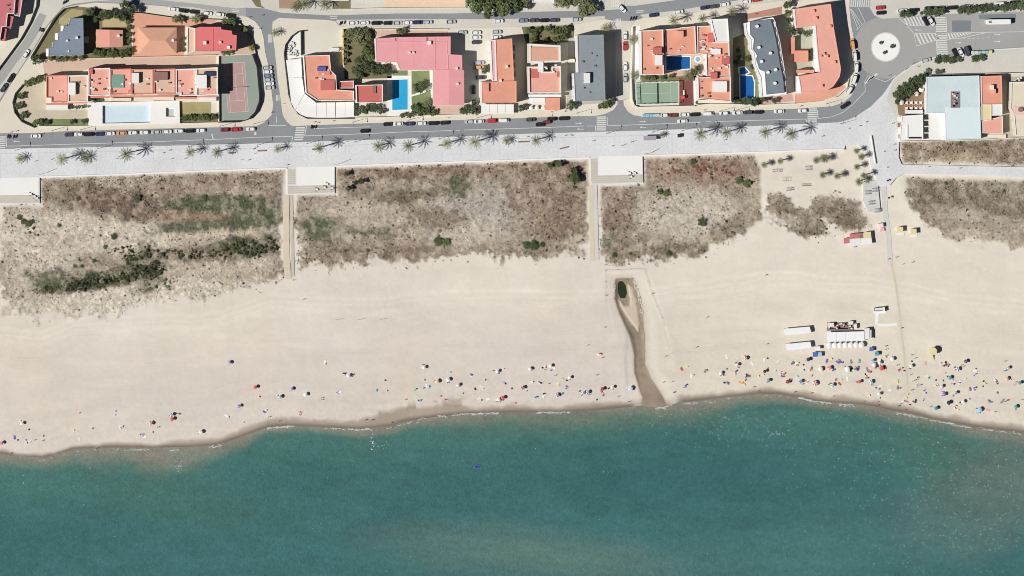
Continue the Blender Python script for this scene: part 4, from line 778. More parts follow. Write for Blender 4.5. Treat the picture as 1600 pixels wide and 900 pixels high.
def tree(x, y, r, label, mat=G_mid, h=None, group='garden and street trees', name='tree', z=.12, cat='tree', sq=1.0):
    h = h or r * S * 1.9; cx, cy = U(x, y, h * .6); k = random.randrange(4); cr, tk = tree_mesh(k, mat)
    o = link(name, None, None, (cx, cy, z)); o.rotation_euler.z = random.uniform(0, 6.28); o.scale = (r * S, r * S * sq, h / 1.8); tag(o, label, cat, group)
    link('crown', cr, o); link('trunk', tk, o); return o
def trees(lst, label, mat, **kw):
    for q in lst: tree(q[0], q[1], q[2] * 1.22, label, mat, **kw)
trees([(160, 24, 7), (170, 22, 8), (182, 22, 8), (192, 26, 7)], 'leafy tree in the row above the straw coloured lawn', G_dark)
trees([(150, 82, 6), (160, 84, 7), (170, 83, 6), (178, 85, 6), (192, 84, 7), (199, 80, 6)], 'leafy tree below the small salmon roofed house', G_mid)
trees([(196, 8, 8), (206, 16, 8)], 'dark conifer at the corner of the upper street by the leafy row', G_dark, h=7)
trees([(140, 20, 7), (147, 30, 6)], 'dark tree in the shade above the slate roofed house', G_dark)
trees([(56, 92, 8)], 'broad dark tree on the diagonal street corner by the tan walkway', G_dark)
trees([(80, 92, 4), (90, 93, 4), (100, 93, 4), (112, 92, 4), (126, 91, 4)], 'shrub in the bed below the slate roofed house', G_mid, name='shrub', cat='shrub')
trees([(200, 34, 4), (201, 44, 4), (201, 54, 4), (202, 64, 4)], 'narrow hedge tree between the straw lawn and the terracotta courtyard', G_mid)
trees([(275, 30, 6), (283, 32, 5), (307, 30, 7)], 'tree on the upper edge of the terracotta courtyard', G_olive)
trees([(287, 60, 3), (287, 70, 3), (287, 78, 3)], 'shrub in the gap between the four sided roof and the red house', G_mid, name='shrub', cat='shrub')
trees([(353, 33, 6), (363, 34, 6)], 'tree in the shaded yard above the red roofed house', G_mid)
trees([(382, 47, 5)], 'lime green tree in the shaded yard of the red house near the upper gate', G_lime, h=4); trees([(393, 75, 5)], 'lime green tree in the shaded yard of the red house near the court', G_lime, h=4)
trees([(350, 82, 5), (357, 82, 5)], 'shrub between the red roofed house and the tennis court', G_mid, name='shrub', cat='shrub')
trees([(44, 130, 6), (52, 126, 6), (62, 123, 6)], 'bush in the hedge at the top of the paved corner', G_mid, name='shrub', cat='shrub')
trees([(32, 150, 6), (29, 166, 6), (36, 181, 6), (56, 192, 5), (63, 191, 5)], 'small tree on the paved corner inside the curved fence', G_mid, h=3.2)
trees([(74, 191, 4), (112, 191, 4), (131, 190, 4)], 'round clipped bush on the narrow lawn', G_dark, name='shrub', cat='shrub')
trees([(288, 185, 5), (296, 184, 5), (305, 185, 5), (314, 184, 5), (323, 184, 5), (334, 182, 5)], 'bush in the row below the dry lawn', G_mid, name='shrub', cat='shrub')
trees([(110, 168, 3), (120, 168, 3), (130, 167, 3), (140, 166, 3), (148, 157, 3), (156, 157, 3)], 'low bush along the foot of the terraced houses', G_mid, name='shrub', cat='shrub')
trees([(545, 50, 6), (554, 52, 7), (563, 50, 7), (572, 52, 7), (560, 62, 8), (550, 60, 5), (575, 60, 5), (566, 66, 7)], 'olive tree in the leafy garden by the ochre wall', G_olive)
trees([(570, 80, 8), (576, 88, 7), (562, 92, 6), (574, 74, 6), (565, 100, 7), (556, 96, 4)], 'broad green tree in the leafy garden by the ochre wall', G_mid)
trees([(558, 110, 8), (568, 106, 8), (578, 108, 8), (588, 110, 7), (598, 108, 8), (606, 112, 6), (562, 118, 6)], 'dark tree below the leafy garden beside the pool', G_dark)
trees([(539, 56, 4), (540, 66, 4), (540, 76, 4), (540, 86, 4), (540, 96, 4)], 'yellowish shrub on the hedge line of the ochre wall', G_olive, name='shrub', cat='shrub')
trees([(558, 173, 6), (571, 172, 7), (585, 170, 6), (595, 174, 5), (577, 166, 5)], 'dark bush below the red flat roofed block', G_dark, name='shrub', cat='shrub')
trees([(655, 136, 9)], 'dark rounded tree on the hotel lawn', G_dark)
trees([(648, 170, 7), (658, 176, 7), (668, 174, 6), (676, 176, 5), (640, 180, 5), (628, 180, 4), (672, 160, 5), (664, 164, 5)], 'leafy shrub at the foot of the hotel lawn', G_mid, name='shrub', cat='shrub')
trees([(724, 172, 6), (732, 168, 7), (738, 173, 6), (744, 174, 5), (741, 160, 5)], 'dark shrub between the hotel and the orange block', G_dark, name='shrub', cat='shrub')
trees([(757, 110, 5), (762, 105, 5)], 'dark tree in the car park beside the hotel', G_dark)
trees([(628, 51, 5), (622, 48, 4), (632, 46, 4)], 'shrub in front of the pink roofed hotel', G_olive, name='shrub', cat='shrub')
trees([(740, 5, 12), (756, 8, 12), (770, 4, 13), (785, 8, 12), (800, 3, 12), (762, 22, 7), (786, 20, 8), (748, 16, 6), (738, -6, 12), (808, 12, 8)], 'tall broad pine in the clump beside the upper street', G_mid, h=9)
trees([(873, 3, 9), (886, 4, 8), (904, 4, 9), (912, 18, 9), (925, 12, 8), (918, 2, 9), (820, 6, 7)], 'olive tree by the white roofed low house', G_olive, h=6)
trees([(826, 47, 5), (835, 50, 6), (842, 46, 4), (856, 44, 5), (866, 50, 6), (876, 48, 6), (884, 46, 6), (833, 62, 5), (868, 62, 6), (880, 58, 6), (852, 62, 4)], 'bush in the small park above the stacked terraces', G_mid, name='shrub', cat='shrub')
trees([(815, 168, 6), (892, 166, 7), (895, 160, 5)], 'dark tree beside the ground floor awnings', G_dark)
trees([(938, 166, 5), (945, 164, 6), (951, 160, 5), (956, 157, 4)], 'bush in the bed below the tall grey block', G_mid, name='shrub', cat='shrub')
trees([(1085, 112, 6), (1090, 106, 5), (1020, 122, 4), (1035, 121, 4), (1048, 119, 4), (1012, 121, 5)], 'shrub between the courtyard pool and the padel court', G_mid, name='shrub', cat='shrub')
trees([(1090, 160, 4), (1097, 160, 4), (1102, 159, 3)], 'small bush below the orange complex terrace', G_mid, name='shrub', cat='shrub')
trees([(1154, 78, 5), (1156, 90, 5), (1168, 92, 5), (1176, 104, 5), (1150, 98, 5)], 'tree in the shaded garden above the blue pool', G_dark)
trees([(1150, 155, 5), (1166, 158, 6), (1178, 160, 6), (1195, 154, 6), (1210, 157, 5), (1160, 160, 4)], 'bush in the hedge below the blue garden pool', G_dark, name='shrub', cat='shrub')
trees([(1230, 8, 6), (1231, 20, 6), (1232, 32, 6), (1236, 44, 6), (1240, 50, 5)], 'dark tree in the narrow row beside the C shaped block', G_dark, h=6)
trees([(1260, 53, 5), (1250, 52, 3), (1266, 80, 4), (1267, 90, 4)], 'small tree in the court of the C shaped block', G_dark, h=3)
trees([(1376, 67, 2.6), (1394, 72, 3.3), (1382, 82, 2.8)], 'dark round bush on the white roundabout island', G_dark, h=1.6, name='shrub', cat='shrub', z=.15)
trees([(1410, 22, 6), (1420, 22, 6), (1440, 20, 3), (1450, 18, 7), (1462, 18, 7), (1472, 17, 6), (1503, 16, 7), (1514, 15, 7), (1525, 15, 6), (1535, 13, 7), (1545, 12, 6), (1557, 13, 6), (1570, 11, 7), (1582, 10, 7), (1596, 8, 8)], 'street tree shading parked cars by the roundabout', G_dark, h=3.6)
trees([(1465, 93, 6), (1476, 92, 6), (1487, 93, 6), (1498, 92, 5), (1523, 91, 6), (1534, 89, 6)], 'dark hedge bush below the angled parked cars', G_dark, h=2, name='shrub', cat='shrub')
trees([(1450, 111, 5), (1464, 112, 4), (1471, 112, 4)], 'thin shrub on the pavement behind the restaurant', G_grey, name='shrub', cat='shrub', h=1.5)
trees([(1402, 148, 7), (1408, 140, 7), (1416, 134, 8), (1425, 130, 8), (1434, 126, 8), (1442, 121, 7), (1418, 144, 7), (1410, 152, 6), (1428, 138, 6), (1438, 134, 5), (1402, 158, 5)], 'dark tree shading the dining terrace of the restaurant', G_dark)
trees([(542, 272, 4), (556, 285, 4), (544, 294, 4), (566, 283, 4)], 'small pine on the dune beside the first plaza', G_dark, h=4.5, z=-.7)
trees([(860, 257, 5), (873, 257, 5), (896, 266, 5), (890, 279, 6), (902, 280, 6), (897, 274, 5)], 'small pine on the dune beside the creek path plaza', G_mid, h=5, z=-.7)
# palms
def palm_mesh(seed, n=26):
    r = random.Random(seed); v = []; f = []
    for k in range(n):
        a = k * 2.39996 + r.uniform(-.15, .15); lift = 1.1 - 1.5 * (k / n) + r.uniform(-.1, .1); L = r.uniform(3.3, 4.2) * (1 if k > 6 else .8)
        P = []; x = 0; zz = 0; ang = lift
        for i in range(9): P.append((x, zz)); x += L / 8 * math.cos(ang); zz += L / 8 * math.sin(ang); ang -= .16
        ca, sa = math.cos(a), math.sin(a)
        for i in range(1, 8):
            w = .46 * math.sin(math.pi * (i + .6) / 9.5) + .08; (x0, z0), (x1, z1) = P[i], P[i + 1]
            for sg in (-1, 1):
                b = len(v)
                for (xx, ww, z_) in ((x0, 0, z0), (x0 + (x1 - x0) * .55, 0, z0 + (z1 - z0) * .55), (x1 + .22, sg * w, z1 - .18)): v.append((xx * ca - ww * sa, xx * sa + ww * ca, z_))
                f.append((b, b + 1, b + 2))
        b = len(v)
        for (xx, z_) in (P[0], P[4], P[8]):
            for ww in (-.05, .05): v.append((xx * ca - ww * sa, xx * sa + ww * ca, z_ + .01))
        f += [(b, b + 1, b + 3, b + 2), (b + 2, b + 3, b + 5, b + 4)]
    return v, f
PALM = [mesh('fronds', *palm_mesh(s_), [palm_m, palm_d][s_ % 2]) for s_ in range(4)]
PTRUNK = mesh('trunk', *tube([(0, 0, 0), (.02, 0, .3), (0, .02, .7), (0, 0, 1.0)], [.34, .26, .24, .3], 8), bark)
def palm(x, y, h, label, sc=1.0, group='palms on the promenade', z=.12):
    cx, cy = U(x, y, h); o = link('palm_tree', None, None, (cx, cy, z)); o.rotation_euler = (random.uniform(-.05, .05), random.uniform(-.05, .05), random.uniform(0, 6)); sc *= random.uniform(.86, 1.12); tag(o, label, 'palm', group)
    c_ = link('crown', random.choice(PALM), o, (0, 0, h - z - .2)); c_.scale = (sc,) * 3; 
    if group == 'palms of the beach grove': c2_ = link('crown', PALM[1], o, (0, 0, h - z - .3)); c2_.scale = (sc * .9,) * 3; c2_.rotation_euler.z = 1.3
    t_ = link('trunk', PTRUNK, o); t_.scale = (1, 1, h - z); return o
for x, y, h, sc in ((32, 248, 3.6, .8), (98, 249, 10.6, .95), (134, 246, 3.0, .9), (197, 240, 10.8, 1.1), (296, 238, 7.6, .9), (339, 238, 9.6, 1.0), (434, 233, 5.4, .8), (501, 231, 11, .95), (592, 229, 6.4, 1.0), (638, 229, 9.6, 1.0), (699, 225, 8.4, .95), (742, 223, 10.6, 1.0), (792, 220, 3.2, .75), (838, 219, 8.4, .85), (1035, 211, 2.6, .6), (1095, 209, 10.6, .95), (1136, 208, 9.6, .95), (1198, 206, 10.4, 1.0), (1236, 210, 12.2, 1.0)):
    zone = 'by the dark thicket dune' if x < 445 else 'between the two plazas' if x < 925 else 'before the C shaped block'
    kind = 'tall' if h > 9 else 'medium height' if h > 5 else 'short'
    palm(x, y, h, f'{kind} date palm on the promenade {zone}', sc)
for x, y, h, sc in ((1195, 257, 4.6, .6), (1220, 252, 5.8, .6), (1276, 251, 4.6, .65), (1290, 248, 4.8, .75), (1286, 273, 4.6, .7), (1309, 275, 5, .65), (1339, 236, 5.4, .6), (1346, 245, 5.2, .6), (1340, 261, 5.2, .55), (1350, 275, 7.2, .65), (1343, 284, 6, .7)):
    palm(x, y, h, 'small palm in the grove on the sand beside the grey walkway', sc * .9, 'palms of the beach grove', -.8)
for x, y, h, sc, lab in ((430, 51, 4, .7, 'lone palm on the corner of the narrow street'), (463, 10, 3.5, .8, 'palm in the reddish bed by the upper junction'), (478, 6, 5, .9, 'palm beside the house with the planted yard'), (508, 6, 4.4, 1.0, 'leaning palm over the planted front yard'), (1054, 33, 8.6, .95, 'tall palm above the orange complex at its left corner'), (1098, 29, 7.6, .8, 'palm above the orange complex next to its white tower'), (1144, 19, 6.6, .85, 'palm between the white tower and the slate block'), (989, 62, 3.4, .9, 'palm by the side street wall near the orange complex'), (992, 118, 3.4, .9, 'palm at the upper corner of the padel court'), (1076, 118, 4.4, .9, 'palm between the courtyard pool and the play area'), (946, 44, 3.2, .8, 'palm above the tall grey block'), (668, 160, 4, .8, 'palm on the hotel lawn by the pink wing')):
    palm(x, y, h, lab, sc, 'palms among the buildings')
# single dune bushes
for x, y, r in ((684, 378, 9), (697, 378, 9), (822, 383, 8), (834, 383, 8), (847, 382, 6), (1155, 282, 8), (1166, 287, 9), (1032, 300, 7), (1042, 302, 7), (1097, 348, 8), (1083, 253, 6), (215, 310, 8), (319, 309, 6), (30, 340, 5), (36, 346, 6), (44, 349, 6), (50, 346, 5), (178, 370, 6), (122, 311, 4), (165, 386, 4), (92, 352, 4), (147, 408, 4), (117, 416, 4), (128, 416, 4), (540, 392, 4), (575, 391, 4), (1500, 224, 4), (1540, 226, 4), (1478, 286, 4), (960, 398, 5), (985, 396, 4), (1045, 396, 6)):
    tree(x, y, r * random.uniform(.85, 1.1), 'dark rounded bush standing alone on the dune' if r > 5.5 else 'small dark bush on the dry dune', random.choice([G_dark, G_dark, G_mid]), h=r * S * .75, group='bushes on the dunes', name='dune_bush', z=sand_z(x, y) - .25, cat='bush')
for k in range(46):
    x, y = random.choice([(1052, 255, 18, 9), (1098, 266, 18, 14), (1105, 252, 12, 4), (1140, 266, 11, 12), (1085, 275, 10, 6)])[:2] if False else (random.gauss(*random.choice([(1052, 9), (1098, 10), (1100, 9), (1138, 6)])), random.gauss(264, 8))
    if 1015 < x < 1170 and 248 < y < 284: tree(x, y, random.uniform(1.6, 3.2), 'russet tussock in the reddish patch below the promenade', leafmat('russet_scrub', (146, 108, 86)), h=.5, group='russet tussocks', name='tussock', z=sand_z(x, y) - .1, cat='tussock')
# low dune scrub: one mass of tussocks
N = 150000
px = RNG.uniform(-190, 1790, N); py = RNG.uniform(212, 505, N)
dm = dune_mask(px, py); nn = fbm(px + 40, py + 700, 10, 4); big = fbm(px, py, 60, 3)
dens = np.where(dm > .55, np.clip(.22 + 2.6 * (.60 - nn), .04, 1), np.where(dune_mask(px, py, 9.0) > .4, .16, 0))
green = np.zeros(N); brown = np.zeros(N); palek = np.zeros(N)
for p in PATCH:
    e = ell(px, py, p) + (nn - .5) * .9; k = sstep(1.2, .5, e)
    if p[5][1] > p[5][0] - 1 and p[5][0] < 135: green = np.maximum(green, k)
    elif p[5][0] < 152: brown = np.maximum(brown, k)
    elif p[5][0] > 180: palek = np.maximum(palek, k)
dens = dens * (0.40 + .6 * np.maximum(green, brown * .7)) * (1 - .5 * palek); dens = np.where(sstep(1.15, .6, ell(px, py, (150, 438, 110, 17, -10))) > .4, 1.0, dens)
thick = np.maximum.reduce([sstep(1.25, .6, ell(px, py, q) + (nn - .5) * 2.0) for q in ((150, 440, 95, 9, -11), (228, 420, 30, 26, 40), (390, 387, 46, 13, -4), (290, 398, 50, 7, 0), (215, 390, 30, 7, 0))])
keep = (RNG.random(N) < dens) & ((py > 216) | (px < 1400)); px, py, green, brown, nn, thick, dm = [a[keep] for a in (px, py, green, brown, nn, thick, dm)]
n = len(px); zi = np.clip(np.searchsorted(ys, py), 0, len(ys) - 1); zj = np.clip(np.searchsorted(xs, px), 0, len(xs) - 1); gz = z[zi, zj]
rad = RNG.lognormal(-1.25, .42, n) * (1 + .9 * thick); rad = np.clip(rad, .12, 1.1); hh = rad * RNG.uniform(.5, .95, n) * (1 + .5 * thick)
base = np.array([A((150, 138, 118)), A((126, 112, 96)), A((112, 108, 86)), A((88, 84, 68)), A((170, 160, 138))])
ci = RNG.choice(5, n, p=[.26, .30, .18, .12, .14]); cl = base[ci] * RNG.uniform(.75, 1.15, (n, 1))
cl = cl * (1 - green[:, None] * .75) + np.where(RNG.random((n, 1)) < .5, A((84, 96, 66)), A((106, 116, 84))) * green[:, None] * .75
cl = cl * (1 - thick[:, None] * .9) + np.where(RNG.random((n, 1)) < .5, A((56, 60, 44)), A((88, 92, 68))) * thick[:, None] * .9
ang = np.linspace(0, 2 * math.pi, 6)[:-1][None] + RNG.uniform(0, 6, (n, 1)); rr = rad[:, None] * RNG.uniform(.55, 1.25, (n, 5))
wx = (px - 800) * S; wy = (450 - py) * S
v = np.zeros((n, 7, 3)); v[:, :5, 0] = wx[:, None] + rr * np.cos(ang); v[:, :5, 1] = wy[:, None] + rr * np.sin(ang); v[:, :5, 2] = gz[:, None] - .05
for k in (5, 6): v[:, k, 0] = wx + RNG.normal(0, .25, n) * rad; v[:, k, 1] = wy + RNG.normal(0, .25, n) * rad; v[:, k, 2] = gz + hh * RNG.uniform(.7, 1.1, n)
tri = np.array([(0, 1, 5), (1, 2, 5), (2, 3, 5), (2, 3, 6), (3, 4, 6), (4, 0, 6), (0, 5, 6), (2, 6, 5)]); q = (np.arange(n)[:, None, None] * 7 + tri[None]).reshape(-1, 3)
me = bpy.data.meshes.new('dune_scrub'); me.vertices.add(n * 7); me.vertices.foreach_set('co', v.astype(np.float32).ravel()); me.loops.add(q.size); me.loops.foreach_set('vertex_index', q.astype(np.int32).ravel()); me.polygons.add(len(q)); me.polygons.foreach_set('loop_start', np.arange(0, q.size, 3, dtype=np.int32))
ca = me.color_attributes.new('Col', 'FLOAT_COLOR', 'POINT'); ca.data.foreach_set('color', np.concatenate([np.repeat(cl, 7, 0), np.ones((n * 7, 1))], 1).astype(np.float32).ravel())
me.materials.append(M('dune_scrub', None, var=.15, scale=1, scale2=6, rough=.95, spec=.1, attr='Col')); me.update(calc_edges=True)
sc_o = link('dune_scrub', me); sc_o['kind'] = 'stuff'

# ------------------------------------------------------------------ vehicles
def ring(cx, a, b, z, n=20, e=.42):
    out = []
    for k in range(n):
        t_ = 2 * math.pi * (k + .5) / n; c_, s_ = math.cos(t_), math.sin(t_)
        out.append((cx + a * math.copysign(abs(c_) ** e, c_), b * math.copysign(abs(s_) ** e, s_), z))
    return out
def loft(rings, cap=True):
    v = [p for r in rings for p in r]; n = len(rings[0]); f = []
    for i in range(len(rings) - 1):
        for k in range(n): f.append((i * n + k, i * n + (k + 1) % n, (i + 1) * n + (k + 1) % n, (i + 1) * n + k))
    if cap: f.append(tuple(range((len(rings) - 1) * n, len(rings) * n)))
    return v, f
def cyl(x, y, z, r, w, n=12):
    v = [(x + r * math.cos(2 * math.pi * k / n), y + s_ * w / 2, z + r * math.sin(2 * math.pi * k / n)) for s_ in (-1, 1) for k in range(n)]
    return v, [(k, (k + 1) % n, n + (k + 1) % n, n + k) for k in range(n)] + [tuple(range(n))[::-1], tuple(range(n, 2 * n))]
tyre = M('tyre', (40, 40, 42), var=.05); lampm = M('headlight_glass', (240, 240, 235), var=.02, rough=.1, spec=.5)
SHAPES = {'hatchback': (2.05, .87, .92, (-.40, 1.42), (-.48, 1.0), 1.46), 'saloon': (2.25, .89, .90, (-.25, 1.50), (-.30, .95), 1.42), 'van': (2.35, .95, 1.0, (-.25, 2.02), (-.45, 1.75), 1.95)}
CARM = {}
def car_parts(kind):
    if kind in CARM: return CARM[kind]
    L, B, zb, (c0, a0), (c1, a1), zt = SHAPES[kind]
    body = loft([ring(0, L * .96, B * .92, .22), ring(0, L, B, .45), ring(0, L * .99, B * .99, .72), ring(0, L * .95, B * .93, zb)])
    glass = loft([ring(c0, a0, B * .88, zb - .02), ring(c1, a1, B * .72, zt - .05)])
    roof = loft([ring(c1, a1 * 1.03, B * .745, zt - .06), ring(c1, a1 * .98, B * .70, zt), ring(c1, a1 * .8, B * .5, zt + .03)])
    wh = mesh('wheel', *cyl(0, 0, 0, .31, .2), tyre)
    hl = mesh('headlight', *box(-.05, -.16, -.07, .05, .16, .07), lampm)
    CARM[kind] = (body, glass, roof, wh, hl, L, B); return CARM[kind]
PAINTS = {'white': (244, 244, 240), 'silver': (196, 200, 202), 'black': (44, 46, 50), 'dark grey': (84, 86, 90), 'navy blue': (60, 66, 100), 'red': (206, 62, 66), 'dark red': (140, 66, 66), 'orange': (232, 176, 112), 'blue grey': (134, 150, 170)}
CMESH = {}
def car(x, y, ang, colour, kind, label, z=0.0):
    body, glass, roof, wh, hl, L, B = car_parts(kind)
    if (kind, colour) not in CMESH:
        m = M('car_paint_' + colour.replace(' ', '_'), PAINTS[colour], var=.02, rough=.25, spec=.5)
        CMESH[(kind, colour)] = (mesh('body', *body, m, smooth=False), mesh('window', *glass, darkg), mesh('roof', *roof, m))
    b, g, r = CMESH[(kind, colour)]
    o = link(kind if kind == 'van' else 'car', None, None, (*W(x, y), z + .012)); o.rotation_euler.z = math.radians(ang); o.scale = (1.07, 1.07, 1.05); tag(o, label, 'van' if kind == 'van' else 'car', 'parked and moving cars')
    bo = link('body', b, o); link('window', g, o); link('roof', r, o)
    for sx in (-1, 1):
        for sy in (-1, 1): link('wheel', wh, o, (sx * L * .62, sy * (B - .1), .31))
    for sy in (-1, 1): link('headlight', hl, bo, (L * .93, sy * B * .62, .62))
def place(x):
    for a, t_ in ((80, 'by the paved corner'), (165, 'below the narrow lawn'), (290, 'below the long pale pool'), (420, 'below the tennis court'), (600, 'below the awning restaurant'), (730, 'below the hotel garden'), (830, 'below the orange block'), (960, 'below the grey block'), (1092, 'below the padel court'), (1200, 'below the orange complex'), (1400, 'below the C shaped block')):
        if x < a: return t_
SEAF = [(56, 212, 'white'), (108, 210, 'dark grey'), (123, 209.5, 'white'), (139, 209.5, 'black'), (156, 209, 'navy blue'), (172, 208.3, 'white'), (190, 207.6, 'orange'), (208, 207, 'white'), (226, 206.6, 'white'), (244, 206, 'silver'), (261, 205.3, 'white'), (280, 204.4, 'white'), (297, 204, 'black'), (314, 203.6, 'white'), (351, 202.5, 'dark red'), (369, 202, 'red'), (392, 201.3, 'white'),
        (606, 193.5, 'black'), (622, 193.2, 'white'), (640, 192.8, 'navy blue'), (658, 192.4, 'white'), (677, 192, 'black'), (695, 191.3, 'black'), (733, 189.8, 'silver'), (748, 189.3, 'white'), (829, 186.4, 'dark grey'), (862, 185.2, 'black'), (881, 184.5, 'black'), (1037, 179.8, 'white'), (1052, 179.4, 'dark red'), (1069, 178.9, 'white'), (1086, 178.4, 'black'), (1131, 176.5, 'white'), (1152, 175.8, 'white'), (1169, 175.2, 'dark grey'), (1185, 174.6, 'black'), (1217, 173.6, 'white'), (1254, 172.6, 'white')]
for i, (x, y, c_) in enumerate(SEAF): car(x, y + .4, 2 + random.uniform(-1, 1) + (180 if i % 5 else 0), c_, 'saloon' if i % 3 == 0 else 'hatchback', f'{c_} car on the seafront road {place(x)}')
car(769, 188.5, 2, 'red', 'van', 'red van parked below the white awnings of the orange block'); car(787, 188, 2, 'white', 'van', 'white van parked behind the red van below the orange block'); car(1106, 177.8, 2, 'white', 'van', 'white van parked below the orange complex')
car(570, 204.5, 182, 'black', 'hatchback', 'black car driving on the seafront road past the awning restaurant'); car(844, 194.5, 182, 'black', 'hatchback', 'black car driving on the seafront road past the orange block'); car(854, 191, 190, 'dark red', 'hatchback', 'dark red car pulling out behind the black moving car'); car(1066, 189.3, 182, 'white', 'saloon', 'white car driving on the seafront road past the padel court'); car(1320, 164.5, 33, 'black', 'saloon', 'black car driving round the bend below the C shaped block')
for i, (x, y, c_) in enumerate([(272, 14.5, 'white'), (287, 16.8, 'black'), (303.5, 18.6, 'black'), (324, 20.8, 'white'), (343, 22.8, 'white'), (360, 24.3, 'black')]): car(x, y, -7, c_, 'hatchback', f'{c_} car parked above the red roofed house', .006)
for i, (x, y, c_) in enumerate([(551, 36, 'white'), (569, 36, 'white'), (588, 36, 'black'), (606, 36, 'black'), (621, 36, 'silver'), (637, 35.5, 'white'), (653, 35, 'navy blue'), (668, 34.8, 'silver'), (704, 34.2, 'silver')]): car(x, y, 1, c_, 'hatchback' if i % 2 else 'saloon', f'{c_} car parked on the upper street above the hotel', .004)
for i, (x, y, c_) in enumerate([(779, 33, 'white'), (817, 32.4, 'blue grey'), (834, 32, 'dark grey'), (850, 32, 'black'), (866, 31.6, 'dark grey'), (901, 30.6, 'silver')]): car(x, y, 1, c_, 'hatchback', f'{c_} car parked on the upper street above the stacked terraces', .004)
for i, (x, y, c_) in enumerate([(1021, 23.6, 'navy blue'), (1060, 18.6, 'white'), (1101, 12, 'navy blue'), (1116, 10, 'dark grey'), (1132, 7, 'white'), (1166, 2.5, 'white'), (1183, -.2, 'red')]): car(x, y, 8.5, c_, 'hatchback', f'{c_} car parked on the upper street above the orange complex', .004)
car(972, 13.5, -48, 'white', 'hatchback', 'white car with dark windows turning at the side street crossing')
for i, (y, c_) in enumerate([(56, 'white'), (72, 'red'), (104, 'white'), (122, 'silver')]): car(976.5, y, 90, c_, 'hatchback', f'{c_} car parked on the side street beside the grey block' + (' nearer the seafront' if y == 104 else ''), .004)
for (x, y, c_, k) in [(722, 51, 'silver', 0), (744, 51, 'white', 0), (744, 58.5, 'white', 0), (744, 66, 'dark grey', 0), (776, 50, 'silver', 0), (776, 58.5, 'white', 0), (749, 98, 'silver', 0), (749, 105, 'orange', 0), (751, 121, 'dark grey', 0), (740, 140, 'dark grey', 90)]: car(x, y, k + 2, c_, 'hatchback', f'{c_} car in the car park beside the hotel', .125)
for i in range(6): car(417.5 + i * .8, 106 + i * 6.2, 3, ['silver', 'white', 'blue grey', 'silver', 'white', 'silver'][i], 'hatchback', f"{['silver', 'white', 'blue grey', 'silver', 'white', 'silver'][i]} car parked side on beside the tennis court street", .125)
car(525, 77, 2, 'white', 'van', 'white van in the pale parking lot by the ochre wall', .125)
car(40.5, 84, 58, 'white', 'hatchback', 'white car with dark windows parked on the diagonal street', .004); car(17, 122, 56, 'black', 'saloon', 'black car parked on the diagonal street in palm shade', .008); car(6, 137, 56, 'dark grey', 'saloon', 'dark grey car parked on the diagonal street by the paved corner', .008)
car(1375, 12, 3, 'red', 'hatchback', 'red car parked above the roundabout', .12); car(1376, 20, 3, 'black', 'hatchback', 'black car parked above the roundabout beside the red car', .12)
for (x, y, c_) in [(1409, 17, 'white'), (1427, 16, 'black'), (1452, 13, 'navy blue'), (1468, 12.5, 'dark grey'), (1488, 12, 'black'), (1518, 10, 'white'), (1537, 9.5, 'dark grey'), (1585, 4, 'black')]: car(x, y, 3, c_, 'saloon', f'{c_} car parked under the street trees by the roundabout', .12)
car(1563, 6, 3, 'white', 'van', 'white van parked under the street trees by the roundabout', .12)
car(1446, 33, -58, 'black', 'saloon', 'black car stopped at the crossing by the roundabout', .0165); car(1454.5, 33, -58, 'white', 'saloon', 'white car stopped at the crossing by the roundabout', .0165)
car(1447, 94, 14, 'silver', 'hatchback', 'silver car parked below the roundabout before the hedge', .004); car(1492, 83, -62, 'black', 'saloon', 'black car in the angled bays above the hedge', .012); car(1501, 82, -62, 'white', 'saloon', 'white car in the angled bays above the hedge', .012); car(1511, 80, -70, 'dark grey', 'van', 'dark grey van in the angled bays above the hedge', .012)
for i, (x, y, a) in enumerate([(1333.5, 87, 95), (1336, 105, 86), (1333, 123, 72), (1325.5, 140, 58)]): car(x + 1.5, y, a, 'white', 'van', 'white van in the row along the curved pavement of the C shaped block', .125)
car(1331.5, 69, 97, 'orange', 'van', 'orange and white van heading the row along the C shaped block', .125)
t = T('bus', 'long white bus waiting at the stop beyond the roundabout', 'bus', 1558, 34.3, .02, rot=math.radians(1))
bw = M('bus_white', (248, 248, 244), var=.02, rough=.3); t.lpart('body', loft([ring(0, 6, 1.25, .35, 24, .18), ring(0, 6, 1.28, 1.0, 24, .18)], False), bw); t.lpart('window', loft([ring(0, 6, 1.28, 1.0, 24, .18), ring(0, 5.95, 1.24, 2.4, 24, .18)], False), darkg)
r_ = t.lpart('roof', loft([ring(0, 5.97, 1.26, 2.4, 24, .18), ring(0, 5.9, 1.2, 2.95, 24, .18), ring(0, 5.7, 1.0, 3.05, 24, .18)]), bw); t.lpart('roof_unit', box(-4.6, -.5, 3.02, -3.4, .5, 3.3), metalg, r_)
for sx in (-3.8, 3.6):
    for sy in (-1.1, 1.1): t.lpart('wheel', cyl(sx, sy, .48, .48, .28), tyre)
